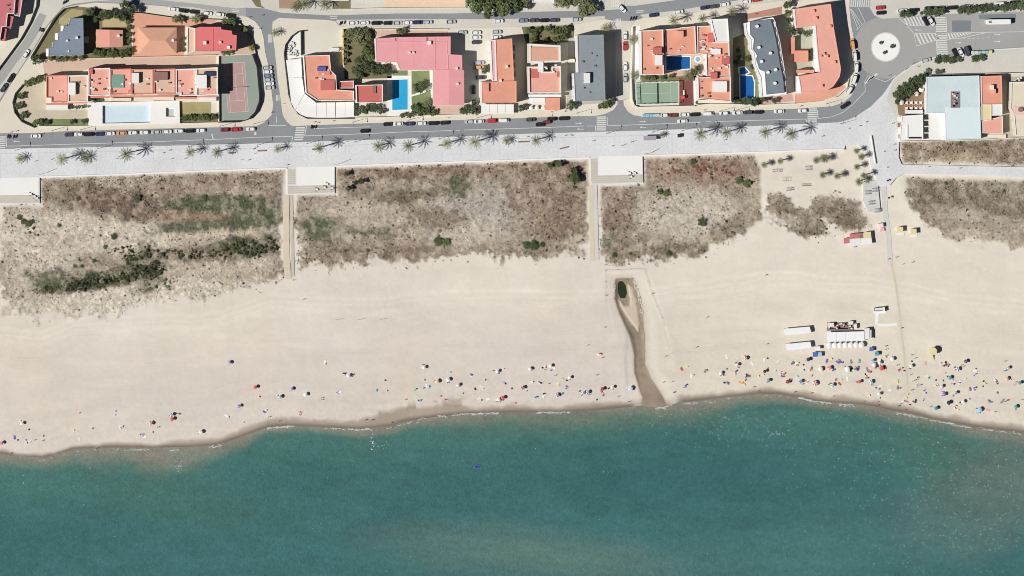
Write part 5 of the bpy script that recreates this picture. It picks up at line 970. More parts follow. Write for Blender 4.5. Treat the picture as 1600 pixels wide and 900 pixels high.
# motorbikes
BIKE = (mesh('frame', *join(loft([ring(0, .75, .13, .45, 12), ring(0, .7, .17, .7, 12), ring(-.1, .5, .12, .85, 12)]), box(.45, -.32, .95, .52, .32, 1.0)), M('bike_dark', (48, 48, 52), var=.1)), mesh('wheel', *cyl(0, 0, 0, .3, .12), tyre), mesh('saddle', *loft([ring(-.3, .38, .14, .84, 12), ring(-.3, .34, .12, .95, 12)]), M('saddle_black', (36, 36, 38), var=.05)))
def bikes(lst, label, a=75, z=0):
    for (x, y) in lst:
        o = link('motorbike', None, None, (*W(x, y), z + .012)); o.rotation_euler.z = math.radians(a + random.uniform(-8, 8)); tag(o, label, 'motorbike', 'parked motorbikes'); link('frame', BIKE[0], o); link('saddle', BIKE[2], o)
        for sx in (-.68, .68): link('wheel', BIKE[1], o, (sx, 0, .3))
bikes([(12, 213), (15, 213.5), (21, 213.5), (25, 213)], 'motorbike parked beside the crossing at the paved corner'); bikes([(486, 198), (489, 198.5), (493, 198)], 'motorbike parked beside the crossing at the awning restaurant'); bikes([(985, 29), (989, 28.5), (993, 28)], 'motorbike parked at the top of the side street'); bikes([(531, 36.5), (533, 36), (538, 35)], 'motorbike parked above the leafy garden'); bikes([(62, 46), (65, 47), (67, 47)], 'motorbike parked on the diagonal street', z=.004); bikes([(99, 4), (102, 3), (105, 1)], 'motorbike parked at the head of the diagonal street', z=.004)
# ------------------------------------------------------------------ street furniture
BINC = [M('bin_pale', (206, 218, 220), var=.04), M('bin_blue', (150, 196, 216), var=.04), M('bin_cyan', (164, 212, 220), var=.04), M('bin_green', (170, 200, 180), var=.04), M('bin_yellow', (232, 222, 150), var=.04)]
binb, binl = loft([ring(0, .72, .66, 0, 16, .3), ring(0, .8, .74, 1.35, 16, .3)]), loft([ring(0, .82, .76, 1.352, 16, .3), ring(0, .7, .62, 1.6, 16, .4)])
BINM = [(mesh('body', *binb, m), mesh('lid', *binl, m)) for m in BINC]
for k, (x, y, c_) in enumerate([(1006, 180.6, 1), (1011.5, 180.5, 1), (1017, 180.3, 1), (1022.5, 180.2, 2), (1027.5, 180, 0), (1519.5, 82, 0), (1525, 82, 0), (1530.5, 82, 3), (1536, 81.5, 2), (1541.5, 81.5, 3), (1547, 81, 4)]):
    o = link('recycling_bin', None, None, (*W(x, y), .012)); o.rotation_euler.z = .03; cn = ['pale grey', 'blue', 'cyan', 'green', 'yellow'][c_]
    tag(o, f"{cn} recycling bin " + ('on the seafront road below the padel court' if x < 1100 else 'beside the angled parked cars'), 'bin', 'recycling bins'); link('body', BINM[c_][0], o); link('lid', BINM[c_][1], o)
LPOLE = mesh('pole', *tube([(0, 0, 0), (0, 0, .6), (0, 0, 8.2)], [.14, .1, .06], 8), metalg); LARM = mesh('arm', *box(-.05, 0, 8.1, .05, 1.5, 8.2), metalg); LHEAD = mesh('lamp_head', *loft([ring(0, .22, .42, 8.0, 12), ring(0, .2, .38, 8.14, 12)]), metalg)
def lampost(x, y, label, rot=0):
    o = link('street_lamp', None, None, (*W(x, y), .12)); o.rotation_euler.z = rot; tag(o, label, 'street lamp', 'street lamps'); link('pole', LPOLE, o); link('arm', LARM, o); h_ = link('lamp_head', LHEAD, o, (0, 1.5, 0))
for x in (23, 151, 293, 401, 479, 553, 684, 747, 947, 1018, 1064, 1313): lampost(x, float(np.interp(x, [p[0] for p in DKERB], [p[1] for p in DKERB])) + 3, 'grey street lamp at the kerb of the white promenade')
for (x, y) in ((81, 204), (125, 203), (343, 197.5), (395, 194), (550, 191), (637, 188), (744, 184.5), (860, 175), (900, 177), (1123, 174), (1147, 173), (1291, 162)): lampost(x, y, 'grey street lamp on the pavement in front of the seafront buildings', math.pi)
bench_m = M('bench_timber', (150, 124, 100), var=.15, scale=2)
def bench(x, y, a, lab, L=4.2):
    t = T('bench', lab, 'bench', x, y, .12, 'benches on the promenade', math.radians(a))
    for k in range(3): t.lpart('slat', box(-L / 2, -.32 + k * .22, .42, L / 2, -.13 + k * .22, .48), bench_m)
    for sx in (-L * .4, L * .4): t.lpart('leg', box(sx - .08, -.3, 0, sx + .08, .3, .415), metalg)
bench(409, 235.5, 2, 'long timber bench on the promenade above the green dune'); bench(494, 233, 2, 'timber bench beside the palm next to the first plaza'); bench(818, 221.5, 2, 'long timber bench between palms above the middle dune', 5); bench(881, 231, 14, 'dark slanted bench near the second plaza'); bench(362, 239, 3, 'timber bench under the palm pair above the green dune', 3); bench(690, 227, 0, 'short timber bench under the palm before the hotel', 3)
t = T('bus_shelter', 'long shelter with a violet grey roof on the promenade beside a short palm', 'shelter', 1015, 215.5, .12)
t.part('roof', prism([U(1005.5, 212.5, 2.9), U(1025.5, 212, 2.9), U(1025.5, 219, 2.9), U(1005.5, 219.5, 2.9)], 2.7, 2.9), M('shelter_roof', (172, 166, 176), var=.05))
for (x, y) in ((1007, 214), (1023.5, 213.5), (1007, 218), (1023.5, 217.7)): wx, wy = U(x, y, 2.7); t.part('post', box(wx - .08, wy - .08, .12, wx + .08, wy + .08, 2.69), metalg)
t.part('back_panel', wallstrip([U(1007.5, 213.6, 2), U(1023, 213.2, 2)], .06, .4, 2.4), darkg)
t = T('kiosk_box', 'small dark square kiosk on the promenade before the orange complex', 'kiosk', 1061, 212, .12); t.lpart('body', box(-.8, -.7, 0, .8, .7, 1.5), darkg); t.lpart('roof', box(-.9, -.8, 1.503, .9, .8, 1.6), dkw)
for k, (x, y, w_, h_) in enumerate(((54, 307, 4, 3), (48, 303.5, 5, 2.2), (58, 310, 3, 2.5), (507, 293, 3, 3), (519, 294, 3, 3), (495, 296, 3, 2), (511, 288, 3, 2), (986, 276, 4, 2), (992, 271, 4, 2), (984, 271, 3, 2))):
    t = T('terrace_table', 'white terrace table with chairs on ' + ('the plaza above the dark thicket dune' if x < 100 else 'the first plaza' if x < 600 else 'the creek path plaza'), 'table', x, y, .13, 'terrace tables on the plazas')
    t.lpart('tabletop', prism([(.55 * math.cos(a), .55 * math.sin(a)) for a in np.linspace(0, 6.283, 13)[:-1]], .70, .74), white); t.lpart('leg', box(-.05, -.05, .0, .05, .05, .699), metalg)
    for a in (0, 2.1, 4.2): cx, cy = .85 * math.cos(a), .85 * math.sin(a); ch = t.lpart('seat', box(cx - .22, cy - .22, .4, cx + .22, cy + .22, .45), dkw); t.lpart('backrest', box(cx + .18 * math.cos(a) - .2, cy + .18 * math.sin(a) - .05, .46, cx + .18 * math.cos(a) + .2, cy + .18 * math.sin(a) + .05, .9), dkw, ch)
# ------------------------------------------------------------------ beach: parasols, towels, people
def pmat(n_, c_): return M('fabric_' + n_, c_, var=.04, scale=2, rough=.8)
FAB = {'white': (250, 249, 246), 'cream': (246, 236, 208), 'red': (224, 104, 102), 'blue': (92, 118, 190), 'light blue': (170, 214, 238), 'navy': (66, 72, 116), 'teal': (100, 172, 176), 'green': (122, 196, 172), 'orange': (246, 176, 116), 'lilac': (196, 186, 226), 'purple': (120, 104, 176), 'pink': (244, 176, 184), 'black': (64, 64, 70), 'grey': (150, 152, 156), 'yellow': (246, 234, 150), 'brown': (166, 132, 116)}
PAR = {}
def parasol_mesh(c1, c2):
    if (c1, c2) in PAR: return PAR[(c1, c2)]
    n_ = 8; v = []; f = []; mi = []
    for k in range(n_ * 2): a = math.pi * k / n_; r = 1.0 if k % 2 == 0 else .93; v.append((r * math.cos(a), r * math.sin(a), 1.78 if k % 2 == 0 else 1.82))
    for k in range(n_): a = 2 * math.pi * k / n_; v.append((.55 * math.cos(a), .55 * math.sin(a), 2.05))
    v.append((0, 0, 2.2)); N2 = n_ * 2
    for k in range(n_):
        k2 = (k + 1) % n_; f += [(2 * k, 2 * k + 1, N2 + k), (2 * k + 1, (2 * k + 2) % N2, N2 + k2), (2 * k + 1, N2 + k2, N2 + k), (N2 + k, N2 + k2, N2 + n_)]; mi += [k % 2] * 4
    PAR[(c1, c2)] = mesh('canopy', v, f, [pmat(c1, FAB[c1]), pmat(c2, FAB[c2])], mi); return PAR[(c1, c2)]
PPOLE = mesh('pole', *tube([(0, 0, 0), (0, 0, 1.2), (0, 0, 2.25)], [.03, .03, .02], 6), metalg)
def zone(x):
    for a, t_ in ((330, 'below the dark thicket dune'), (620, 'on the sand below the first beach path'), (820, 'by the blotchy wet patch'), (1000, 'on the sand beside the creek mouth'), (1130, 'on the sand just past the creek'), (1225, 'on the sand before the white marquees'), (1320, 'below the white marquees'), (1400, 'below the beach bar'), (1480, 'beside the buried boardwalk'), (1800, 'on the crowded sand past the boardwalk')):
        if x < a: return t_
def parasol(x, y, c1, c2=None, r=1.05):
    c2 = c2 or c1; zz = sand_z(x, y); cx, cy = U(x, y, 0); o = link('beach_parasol', None, None, (cx, cy, zz)); o.rotation_euler = (random.uniform(-.08, .08), random.uniform(-.08, .08), random.uniform(0, 1)); o.scale = (r, r, 1)
    tag(o, f"{c1 if c1 == c2 else c1 + ' and ' + c2} beach parasol {zone(x)}", 'parasol', 'beach parasols'); link('canopy', parasol_mesh(c1, c2), o); link('pole', PPOLE, o)
TOW = {}
def towel(x, y, c1, w=.95, l=1.9, a=None, fold=False):
    if c1 not in TOW:
        v = []; f = []
        for i in range(5):
            for j in range(3): v.append(((i / 4 - .5), (j / 2 - .5), .03 + .03 * ((i * 7 + j * 3) % 4) / 3))
        for i in range(4):
            for j in range(2): f.append((i * 3 + j, (i + 1) * 3 + j, (i + 1) * 3 + j + 1, i * 3 + j + 1))
        m_ = mesh('beach_towel', v, f, pmat(c1, FAB[c1])); TOW[c1] = m_
    o = link('beach_towel', TOW[c1], None, (*W(x, y), sand_z(x, y) + .06)); o.scale = (l, w, 1); o.rotation_euler.z = random.uniform(0, 3.1) if a is None else a
    tag(o, f"{c1} beach towel {zone(x)}", 'towel', 'beach towels')
# people: skeletons grown with a skin modifier, then shared by copies
def skin_mesh(name, joints, bones):
    me = bpy.data.meshes.new(name); keys = list(joints); idx = {k: i for i, k in enumerate(keys)}
    me.from_pydata([joints[k][0] for k in keys], [(idx[a], idx[b]) for a, b in bones], []); o = link(name, me); mod = o.modifiers.new('skin', 'SKIN'); mod.use_smooth_shade = True
    for k, d in zip(keys, me.skin_vertices[0].data): d.radius = joints[k][1] if isinstance(joints[k][1], tuple) else (joints[k][1],) * 2
    me.skin_vertices[0].data[idx['pelvis']].use_root = True
    o.modifiers.new('sub', 'SUBSURF').levels = 1
    dg = bpy.context.evaluated_depsgraph_get(); out = bpy.data.meshes.new_from_object(o.evaluated_get(dg)); bpy.data.objects.remove(o); return out
def figure(pose):
    j = {'pelvis': ((0, 0, .95), (.15, .11)), 'waist': ((0, 0, 1.12), (.13, .10)), 'chest': ((0, 0, 1.32), (.16, .11)), 'neck': ((0, 0, 1.48), .055), 'head': ((0, .02, 1.60), .095), 'crown': ((0, .01, 1.71), .085)}
    for s_, n_ in ((-1, 'l'), (1, 'r')):
        j.update({'sh' + n_: ((s_ * .18, 0, 1.42), .06), 'el' + n_: ((s_ * .26, -.02, 1.15), .045), 'wr' + n_: ((s_ * .29, .06, .92), .033), 'ha' + n_: ((s_ * .30, .09, .82), .035), 'hip' + n_: ((s_ * .09, 0, .90), .085), 'kn' + n_: ((s_ * .11, .02, .50), .06), 'an' + n_: ((s_ * .12, 0, .08), .04), 'to' + n_: ((s_ * .13, .16, .04), .035)})
    if pose == 'walking':
        j['knl'] = ((-.1, .22, .55), .06); j['anl'] = ((-.1, .24, .10), .04); j['tol'] = ((-.1, .40, .06), .035); j['knr'] = ((.1, -.08, .50), .06); j['anr'] = ((.1, -.34, .14), .04); j['tor'] = ((.1, -.24, .04), .035); j['wrl'] = ((-.27, -.16, .95), .033); j['hal'] = ((-.27, -.18, .85), .035); j['wrr'] = ((.27, .22, .98), .033); j['har'] = ((.27, .27, .90), .035)
    if pose == 'sitting':
        d = -.83
        for k in list(j):
            (x_, y_, z_), r_ = j[k]
            if k[:2] in ('kn', 'an', 'to', 'hi'): continue
            j[k] = ((x_, y_ - (z_ - .95) * .25, z_ + d), r_)
        for s_, n_ in ((-1, 'l'), (1, 'r')): j.update({'hip' + n_: ((s_ * .10, .05, .12), .085), 'kn' + n_: ((s_ * .14, .42, .40), .06), 'an' + n_: ((s_ * .13, .72, .07), .04), 'to' + n_: ((s_ * .13, .86, .04), .035), 'wr' + n_: ((s_ * .3, -.28, .14), .033), 'ha' + n_: ((s_ * .32, -.32, .05), .035)})
    b = [('pelvis', 'waist'), ('waist', 'chest'), ('chest', 'neck'), ('neck', 'head'), ('head', 'crown')]
    for n_ in 'lr': b += [('chest', 'sh' + n_), ('sh' + n_, 'el' + n_), ('el' + n_, 'wr' + n_), ('wr' + n_, 'ha' + n_), ('pelvis', 'hip' + n_), ('hip' + n_, 'kn' + n_), ('kn' + n_, 'an' + n_), ('an' + n_, 'to' + n_)]
    if pose == 'lying':
        for k in j: (x_, y_, z_), r_ = j[k]; j[k] = ((x_ * 1.15, z_ - .9, .13 + y_ * .35), r_)
    return skin_mesh('person_' + pose, j, b)
POSES = {p: figure(p) for p in ('standing', 'walking', 'sitting', 'lying')}
SKIN = [M('skin_light', (222, 178, 148), var=.04), M('skin_tan', (186, 136, 104), var=.04), M('skin_deep', (136, 96, 74), var=.04)]; HAIR = [M('hair_dark', (52, 42, 36), var=.1), M('hair_brown', (98, 74, 54), var=.1), M('hair_fair', (186, 158, 108), var=.1)]
PM = {}
SUITS = ['black', 'navy', 'red', 'teal', 'white', 'orange', 'purple', 'blue', 'pink', 'green']
def person_mesh(pose, sk, hr, suit, shirt):
    key = (pose, sk, hr, suit, shirt)
    if key in PM: return PM[key]
    me = POSES[pose].copy(); me.materials.clear(); n_ = len(me.polygons); co = np.zeros(n_ * 3); me.polygons.foreach_get('center', co); co = co.reshape(-1, 3)
    up = co[:, 1] + .9 if pose == 'lying' else (co[:, 2] + .83 if pose == 'sitting' else co[:, 2]); back = co[:, 2] if pose == 'lying' else -co[:, 1]
    mi = np.zeros(n_, int); ax = np.abs(co[:, 0]) < .24
    if pose == 'sitting': mi[(up > .85) & (up < 1.06) & ax & (co[:, 1] < .25)] = 2
    else: mi[(up > .66) & (up < 1.04) & ax] = 2
    if shirt: mi[(up >= 1.04) & (up < 1.46)] = 2
    hd = up > 1.66; mi[hd] = 1; mi[(up > 1.56) & (co[:, 1] < (-.02 if pose != 'sitting' else -.16)) & (pose != 'lying')] = 1
    for m_ in (SKIN[sk], HAIR[hr], pmat(suit, FAB[suit])): me.materials.append(m_)
    me.polygons.foreach_set('material_index', mi); me.polygons.foreach_set('use_smooth', np.ones(n_, bool)); me.update(); PM[key] = me; return me
def person(x, y, pose, label_tail, group, z=None, a=None, shirt=None):
    sk, hr, su = random.choice([0, 1, 1, 2]), random.choice([0, 0, 1, 2]), random.choice(SUITS); sh = random.random() < .25 if shirt is None else shirt
    o = link('person', person_mesh(pose, sk, hr, su, sh), None, (*W(x, y), sand_z(x, y) + .03 if z is None else z)); o.rotation_euler.z = random.uniform(0, 6.28) if a is None else a
    tag(o, f"person in {su} {'clothes' if sh else 'swimwear'} {pose} {label_tail}", 'person', group)
PARS = [(34, 662, 'white'), (2, 693, 'red', 'pink'), (268, 648, 'white', 'blue'), (269, 655, 'red'), (235, 662, 'white', 'red'), (314, 675, 'white'), (358, 567, 'lilac'), (399, 605, 'red'), (437, 620, 'teal', 'white'), (373, 635, 'lilac', 'blue'), (313, 675, 'cream'), (455, 608, 'lilac'), (477, 617, 'white'), (544, 587, 'white'), (662, 574, 'white'), (683, 596, 'orange', 'cream'), (700, 594, 'white'), (716, 602, 'lilac', 'white'), (777, 580, 'white'), (828, 577, 'white'), (817, 606, 'pink', 'black'), (779, 624, 'white'), (786, 622, 'red'), (860, 572, 'white'), (890, 590, 'white'), (870, 618, 'purple', 'white'), (911, 614, 'blue', 'white'), (918, 613, 'white', 'blue'), (941, 608, 'red', 'black'), (985, 607, 'light blue', 'white'), (957, 605, 'cream'),
    (1152, 570, 'white', 'pink'), (1165, 560, 'white', 'red'), (1126, 583, 'white'), (1195, 580, 'black'), (1201, 595, 'navy', 'light blue'), (1231, 596, 'red', 'black'), (1251, 596, 'light blue', 'blue'), (1263, 562, 'navy'), (1282, 577, 'white'), (1297, 575, 'red', 'pink'), (1324, 577, 'white'), (1364, 563, 'light blue', 'teal'), (1366, 570, 'white', 'cream'), (1374, 567, 'white'), (1377, 575, 'red'), (1394, 561, 'white'), (1424, 572, 'white', 'cream'), (1273, 599, 'red', 'white'), (1301, 602, 'white', 'teal'), (1343, 596, 'red'), (1361, 597, 'white', 'teal'), (1484, 590, 'green', 'teal'), (1471, 604, 'cream'), (1475, 616, 'purple', 'lilac'), (1494, 614, 'navy', 'white'), (1496, 577, 'white', 'blue'), (1573, 592, 'cream', 'orange'), (1575, 575, 'white', 'brown'), (1593, 598, 'teal'), (1463, 638, 'blue', 'teal'), (1587, 636, 'teal', 'green'), (1531, 640, 'light blue'), (1505, 628, 'white'), (1483, 629, 'black'), (1374, 616, 'cream', 'white'), (1509, 565, 'black', 'grey')]
for p in PARS: parasol(*p, r=random.uniform(.8, 1.02) + (.3 if p[0] in (1282, 1324, 1377, 985, 1531, 1273) else 0))
TOWS = [(280, 647, 'light blue'), (223, 680, 'lilac'), (226, 683, 'white'), (124, 686, 'cream'), (188, 668, 'white'), (48, 690, 'white'), (23, 684, 'purple'), (354, 650, 'white'), (417, 641, 'white'), (470, 645, 'pink'), (530, 613, 'white'), (508, 566, 'white'), (589, 610, 'light blue'), (540, 585, 'white'), (549, 586, 'white'), (667, 603, 'white'), (672, 605, 'light blue'), (737, 586, 'white'), (752, 604, 'cream'), (789, 599, 'lilac'), (658, 626, 'light blue'), (698, 625, 'pink'), (749, 623, 'cream'), (763, 624, 'white'), (805, 630, 'pink'), (853, 574, 'white'), (866, 575, 'white'), (872, 601, 'cream'), (886, 605, 'lilac'), (843, 598, 'white'), (850, 619, 'white'), (936, 554, 'white'), (941, 613, 'pink'), (1066, 577, 'red'), (1081, 588, 'white'), (1103, 580, 'grey'), (1130, 586, 'white'), (1150, 584, 'cream'), (1158, 598, 'orange'), (1162, 599, 'orange'), (1138, 599, 'grey'), (1171, 588, 'brown'), (1195, 563, 'white'), (1216, 565, 'cream'), (1221, 582, 'white'), (1240, 568, 'purple'), (1245, 568, 'white'), (1293, 564, 'purple'), (1310, 566, 'blue'), (1313, 565, 'blue'), (1331, 565, 'grey'), (1344, 564, 'teal'), (1269, 576, 'grey'), (1288, 577, 'pink'), (1304, 578, 'blue'), (1331, 577, 'black'), (1339, 577, 'blue'), (1342, 577, 'blue'), (1356, 577, 'grey'), (1407, 578, 'brown'), (1263, 597, 'white'), (1313, 600, 'red'), (1325, 592, 'white'), (1376, 604, 'cream'), (1405, 597, 'yellow'), (1404, 606, 'grey'), (1391, 610, 'white'), (1447, 568, 'pink'), (1478, 571, 'navy'), (1481, 571, 'navy'), (1449, 588, 'cream'), (1436, 603, 'lilac'), (1500, 598, 'white'), (1517, 608, 'brown'), (1522, 609, 'cream'), (1524, 579, 'white'), (1528, 581, 'white'), (1559, 598, 'brown'), (1587, 601, 'pink'), (1432, 627, 'black'), (1547, 627, 'grey'), (1494, 637, 'white'), (1545, 641, 'pink'), (1567, 628, 'grey'), (1413, 627, 'white'), (1418, 628, 'pink'), (1529, 644, 'light blue'), (1371, 573, 'black'), (1384, 575, 'red'), (1360, 580, 'pink'), (1136, 558, 'white'), (1176, 568, 'white')]
for p in TOWS: towel(*p)
for k, p in enumerate(TOWS):
    if k % 4 < 2: person(p[0] + random.uniform(-.6, .6), p[1] + random.uniform(-.6, .6), 'lying' if k % 2 else 'sitting', zone(p[0]), 'people', z=sand_z(p[0], p[1]) + .1)
for k, p in enumerate(PARS):
    for q in range(1): person(p[0] + random.uniform(-4, 5), p[1] + random.uniform(-4, 5), random.choice(['sitting', 'lying', 'standing']), zone(p[0]), 'people')
for (x, y) in [(457, 438), (474, 468), (945, 414), (1196, 430), (1104, 496), (946, 462), (944, 512), (1019, 459), (1040, 557), (1088, 543), (1198, 538), (917, 540), (936, 553), (941, 559), (867, 587), (850, 578), (933, 586), (966, 620), (983, 628), (845, 600), (857, 600), (633, 625), (611, 661), (613, 668), (571, 657), (581, 657), (436, 659), (420, 652), (151, 701), (54, 688), (66, 689), (16, 709), (246, 668), (503, 625), (503, 622), (1050, 597), (1036, 598), (1053, 613), (1069, 606), (1053, 614), (1178, 605), (1185, 611), (1242, 613), (1268, 615), (1302, 620), (1350, 628), (1371, 629), (1372, 634), (1408, 631), (1404, 635), (1415, 641), (1430, 560), (1425, 555), (1385, 546), (1384, 541), (1385, 556), (1402, 571), (1408, 513), (1404, 578), (1423, 586), (1427, 596), (1425, 610), (1454, 636), (1502, 571), (1505, 573), (1570, 565), (1438, 602), (1430, 594), (1597, 625), (1570, 628), (1555, 644), (1490, 600), (1400, 402), (1388, 405), (1410, 413), (1425, 410), (1335, 386), (1376, 361)]:
    if y > np.interp(x, SX, SY) + 1: zt = SEA - .3
    else: zt = None
    person(x, y, random.choice(['walking', 'standing', 'walking']), 'on open sand, ' + zone(x), 'people', z=zt)
for (x, y) in [(254, 239), (264, 235), (388, 250), (395, 233), (399, 230), (55, 252), (80, 249), (182, 248), (268, 248), (288, 248), (398, 240), (376, 250), (540, 222), (448, 258), (823, 214), (882, 212), (889, 211), (892, 212), (926, 220), (956, 228), (970, 228), (975, 226), (986, 222), (991, 220), (1131, 219), (1186, 206), (1223, 215), (1284, 213), (1325, 201), (1342, 197), (1352, 191), (1394, 193), (1397, 235), (1380, 237), (1385, 262), (1396, 226), (1450, 261), (1499, 263), (1551, 257), (1578, 260), (66, 209), (16, 207), (25, 205), (490, 191), (496, 192), (520, 189), (700, 184), (1100, 172), (1250, 166), (1306, 151), (1388, 118), (1434, 104), (460, 160), (443, 162), (405, 45), (409, 24), (389, 27), (424, 176), (418, 133), (1180, 22)]:
    person(x, y, random.choice(['walking', 'standing']), 'on the promenade paving' if y > 194 and x < 1400 else 'on the paved walkway past the restaurant' if y > 194 else 'on the street pavement', 'people', z=.125, shirt=True)
# bags, cool boxes and folded chairs lying by the groups
BAG = {}
bags = [(p[0] + random.uniform(-5, 5), p[1] + random.uniform(-4, 4)) for p in PARS + TOWS if random.random() < .62] + [(random.gauss(1470, 90), random.gauss(606, 18)) for k in range(45)] + [(random.gauss(1230, 70), random.gauss(588, 10)) for k in range(22)] + [(random.gauss(780, 110), random.gauss(606, 14)) for k in range(22)] + [(random.uniform(20, 420), 0) for k in range(12)]
for (x, y) in bags:
    sy_ = float(np.interp(x, SX, SY)); y = sy_ - random.uniform(18, 60) if y == 0 else min(y, sy_ - 14); c_ = random.choice(list(FAB)); knd = random.choice(['beach_bag', 'cool_box', 'beach_chair'])
    if (knd, c_) not in BAG:
        if knd == 'beach_bag': vf = join(loft([ring(0, .34, .2, 0, 12), ring(0, .4, .24, .25, 12), ring(0, .3, .12, .42, 12)]), box(-.2, -.02, .42, .2, .02, .56))
        elif knd == 'cool_box': vf = join(loft([ring(0, .3, .2, 0, 12, .25), ring(0, .33, .23, .32, 12, .25)]), loft([ring(0, .35, .25, .322, 12, .25), ring(0, .3, .2, .4, 12, .3)]))
        else: vf = join(box(-.3, -.3, .2, .3, .3, .25), ([(-.3, .3, .25), (.3, .3, .25), (.3, .65, .85), (-.3, .65, .85), (-.3, .35, .2), (.3, .35, .2), (.3, .7, .8), (-.3, .7, .8)], [(0, 1, 2, 3), (7, 6, 5, 4), (0, 3, 7, 4), (1, 5, 6, 2), (3, 2, 6, 7)]), box(-.3, -.3, 0, -.25, .3, .2), box(.25, -.3, 0, .3, .3, .2))
        BAG[(knd, c_)] = mesh(knd, *vf, pmat(c_, FAB[c_]))
    o = link(knd, BAG[(knd, c_)], None, (*W(x, y), sand_z(x, y))); o.rotation_euler.z = random.uniform(0, 6.28); o.scale = (1.15,) * 3; tag(o, f"{c_} {knd.replace('_', ' ')} {zone(x)}", knd.replace('_', ' '), 'belongings on the beach')
# swimmers
rs = random.Random(3); cnt = 0; crowd = []
for (cx, cy, sx, sy, n_) in ((1115, 650, 45, 14, 34), (1200, 664, 40, 14, 14), (1375, 650, 18, 5, 12), (1440, 700, 60, 22, 34), (1510, 750, 45, 22, 30), (1560, 800, 30, 30, 16), (1300, 690, 60, 20, 12), (281, 729, 5, 5, 9), (595, 697, 8, 5, 5), (140, 726, 4, 3, 3), (35, 745, 8, 5, 4), (880, 690, 120, 18, 8)):
    for k in range(n_):
        x = rs.gauss(cx, sx); y = rs.gauss(cy, sy)
        if y < np.interp(x, SX, SY) + 5: y = np.interp(x, SX, SY) + rs.uniform(6, 18)
        who = 'swimming in the sea ' + ('off the creek mouth' if x > 1000 and x < 1260 else 'off the beach bar' if 1260 <= x < 1430 else 'off the crowded sand past the boardwalk' if x >= 1430 else 'in a small group off the quiet sand')
        if k % 5 > 1: crowd.append((x, y, rs.uniform(0, 6.28))); continue
        sk, su = rs.choice([0, 1, 1]), rs.choice(SUITS); pose = rs.choice(['standing', 'standing', 'lying'])
        o = link('person', person_mesh(pose, sk, rs.choice([0, 1, 2]), su, False), None, (*W(x, y), SEA - (1.4 if pose == 'standing' else .2))); o.rotation_euler.z = rs.uniform(0, 6.28); tag(o, f'person in {su} swimwear {who}', 'person', 'people')
# the rest of the bathers, too many and too small to tell apart: heads, shoulders and the splash round them
v = []; f = []; mi = []
for (x, y, a) in crowd:
    wx, wy = W(x, y)
    for (dx, r_, z0, z1, m_) in ((0, .13, .0, .30, 0), (0, .26, -.1, .1, 1)):
        b = len(v); v += [(wx + r_ * math.cos(a + k * 1.0472), wy + r_ * .7 * math.sin(a + k * 1.0472), SEA + z0) for k in range(6)] + [(wx, wy, SEA + z1)]; f += [(b + k, b + (k + 1) % 6, b + 6) for k in range(6)]; mi += [m_] * 6
    b = len(v); wx += .35 * math.cos(a); wy += .35 * math.sin(a); v += [(wx + rs.uniform(.12, .34) * math.cos(k * 1.26), wy + rs.uniform(.12, .34) * math.sin(k * 1.26), SEA + .05 + rs.uniform(0, .03)) for k in range(5)]; f.append(tuple(range(b, b + 5))); mi.append(2)
o = link('bathers', mesh('bathers', v, f, [HAIR[0], SKIN[0], foam_glint_w], mi)); o['kind'] = 'stuff'
t = T('inflatable', 'blue inflatable boat drifting off the sand by the wet patch', 'inflatable', 747, 729.5, SEA)
v = []; f = []
for i in range(20):
    a = 2 * math.pi * i / 20; c_ = (1.5 * math.cos(a), .75 * math.sin(a))
    for k in range(8): b = 2 * math.pi * k / 8; r = .22 * math.cos(b); v.append((c_[0] + r * math.cos(a), c_[1] + r * math.sin(a), .12 + .2 * math.sin(b)))
for i in range(20):
    for k in range(8): f.append((i * 8 + k, ((i + 1) % 20) * 8 + k, ((i + 1) % 20) * 8 + (k + 1) % 8, i * 8 + (k + 1) % 8))
t.lpart('tube', (v, f), pmat('blue', FAB['blue']), smooth=True); t.lpart('floor', prism([(1.35 * math.cos(a), .62 * math.sin(a)) for a in np.linspace(0, 6.283, 17)[:-1]], .02, .06), pmat('navy', FAB['navy']))
# ------------------------------------------------------------------ beach structures
def tent(label, p4, h, roofm, name='marquee', cat='marquee', ridge=.5, posts=True):
    xm, ym = np.mean(np.array(p4), 0); zz = sand_z(xm, ym); t = T(name, label, cat, xm, ym, zz)
    q = [Vector(U(x, y, h)) for x, y in p4]; m1 = (q[0] + q[3]) / 2; m2 = (q[1] + q[2]) / 2
    v = [(*a, zz + h) for a in q] + [(*m1, zz + h + ridge), (*m2, zz + h + ridge)] + [(*a, zz + h - .18) for a in q]
    f = [(0, 1, 5, 4), (3, 4, 5, 2), (0, 4, 3), (1, 2, 5), (0, 1, 7, 6), (1, 2, 8, 7), (2, 3, 9, 8), (3, 0, 6, 9), (6, 7, 8, 9)]
    t.part('roof', (v, f), roofm)
    for a in q: c_ = a + (m1 + m2 - 2 * a).normalized() * .3; t.part('post', box(c_.x - .06, c_.y - .06, zz, c_.x + .06, c_.y + .06, zz + h - .19), metalg)
    return t
canv = M('white_canvas', (252, 252, 250), var=.02, scale=.5); tent('long white marquee on the sand farther from the water', [(1226.5, 514), (1266, 510.5), (1268, 520.5), (1227.5, 524)], 2.7, canv, ridge=.15); tent('long white marquee on the sand nearer the water beside a small white tent', [(1228.5, 538), (1267, 534), (1269, 543.5), (1230, 548)], 2.7, canv, ridge=.15); tent('small white square tent beside the nearer marquee', [(1274, 542), (1282, 541), (1283, 546), (1275, 547)], 2.2, canv, 'tent', 'tent', .3)
t = T('beach_bar', 'beach bar with a large white canvas roof, kitchen clutter behind and parasols in front', 'beach bar', 1325, 525, sand_z(1325, 525)); zz = t.o[2]
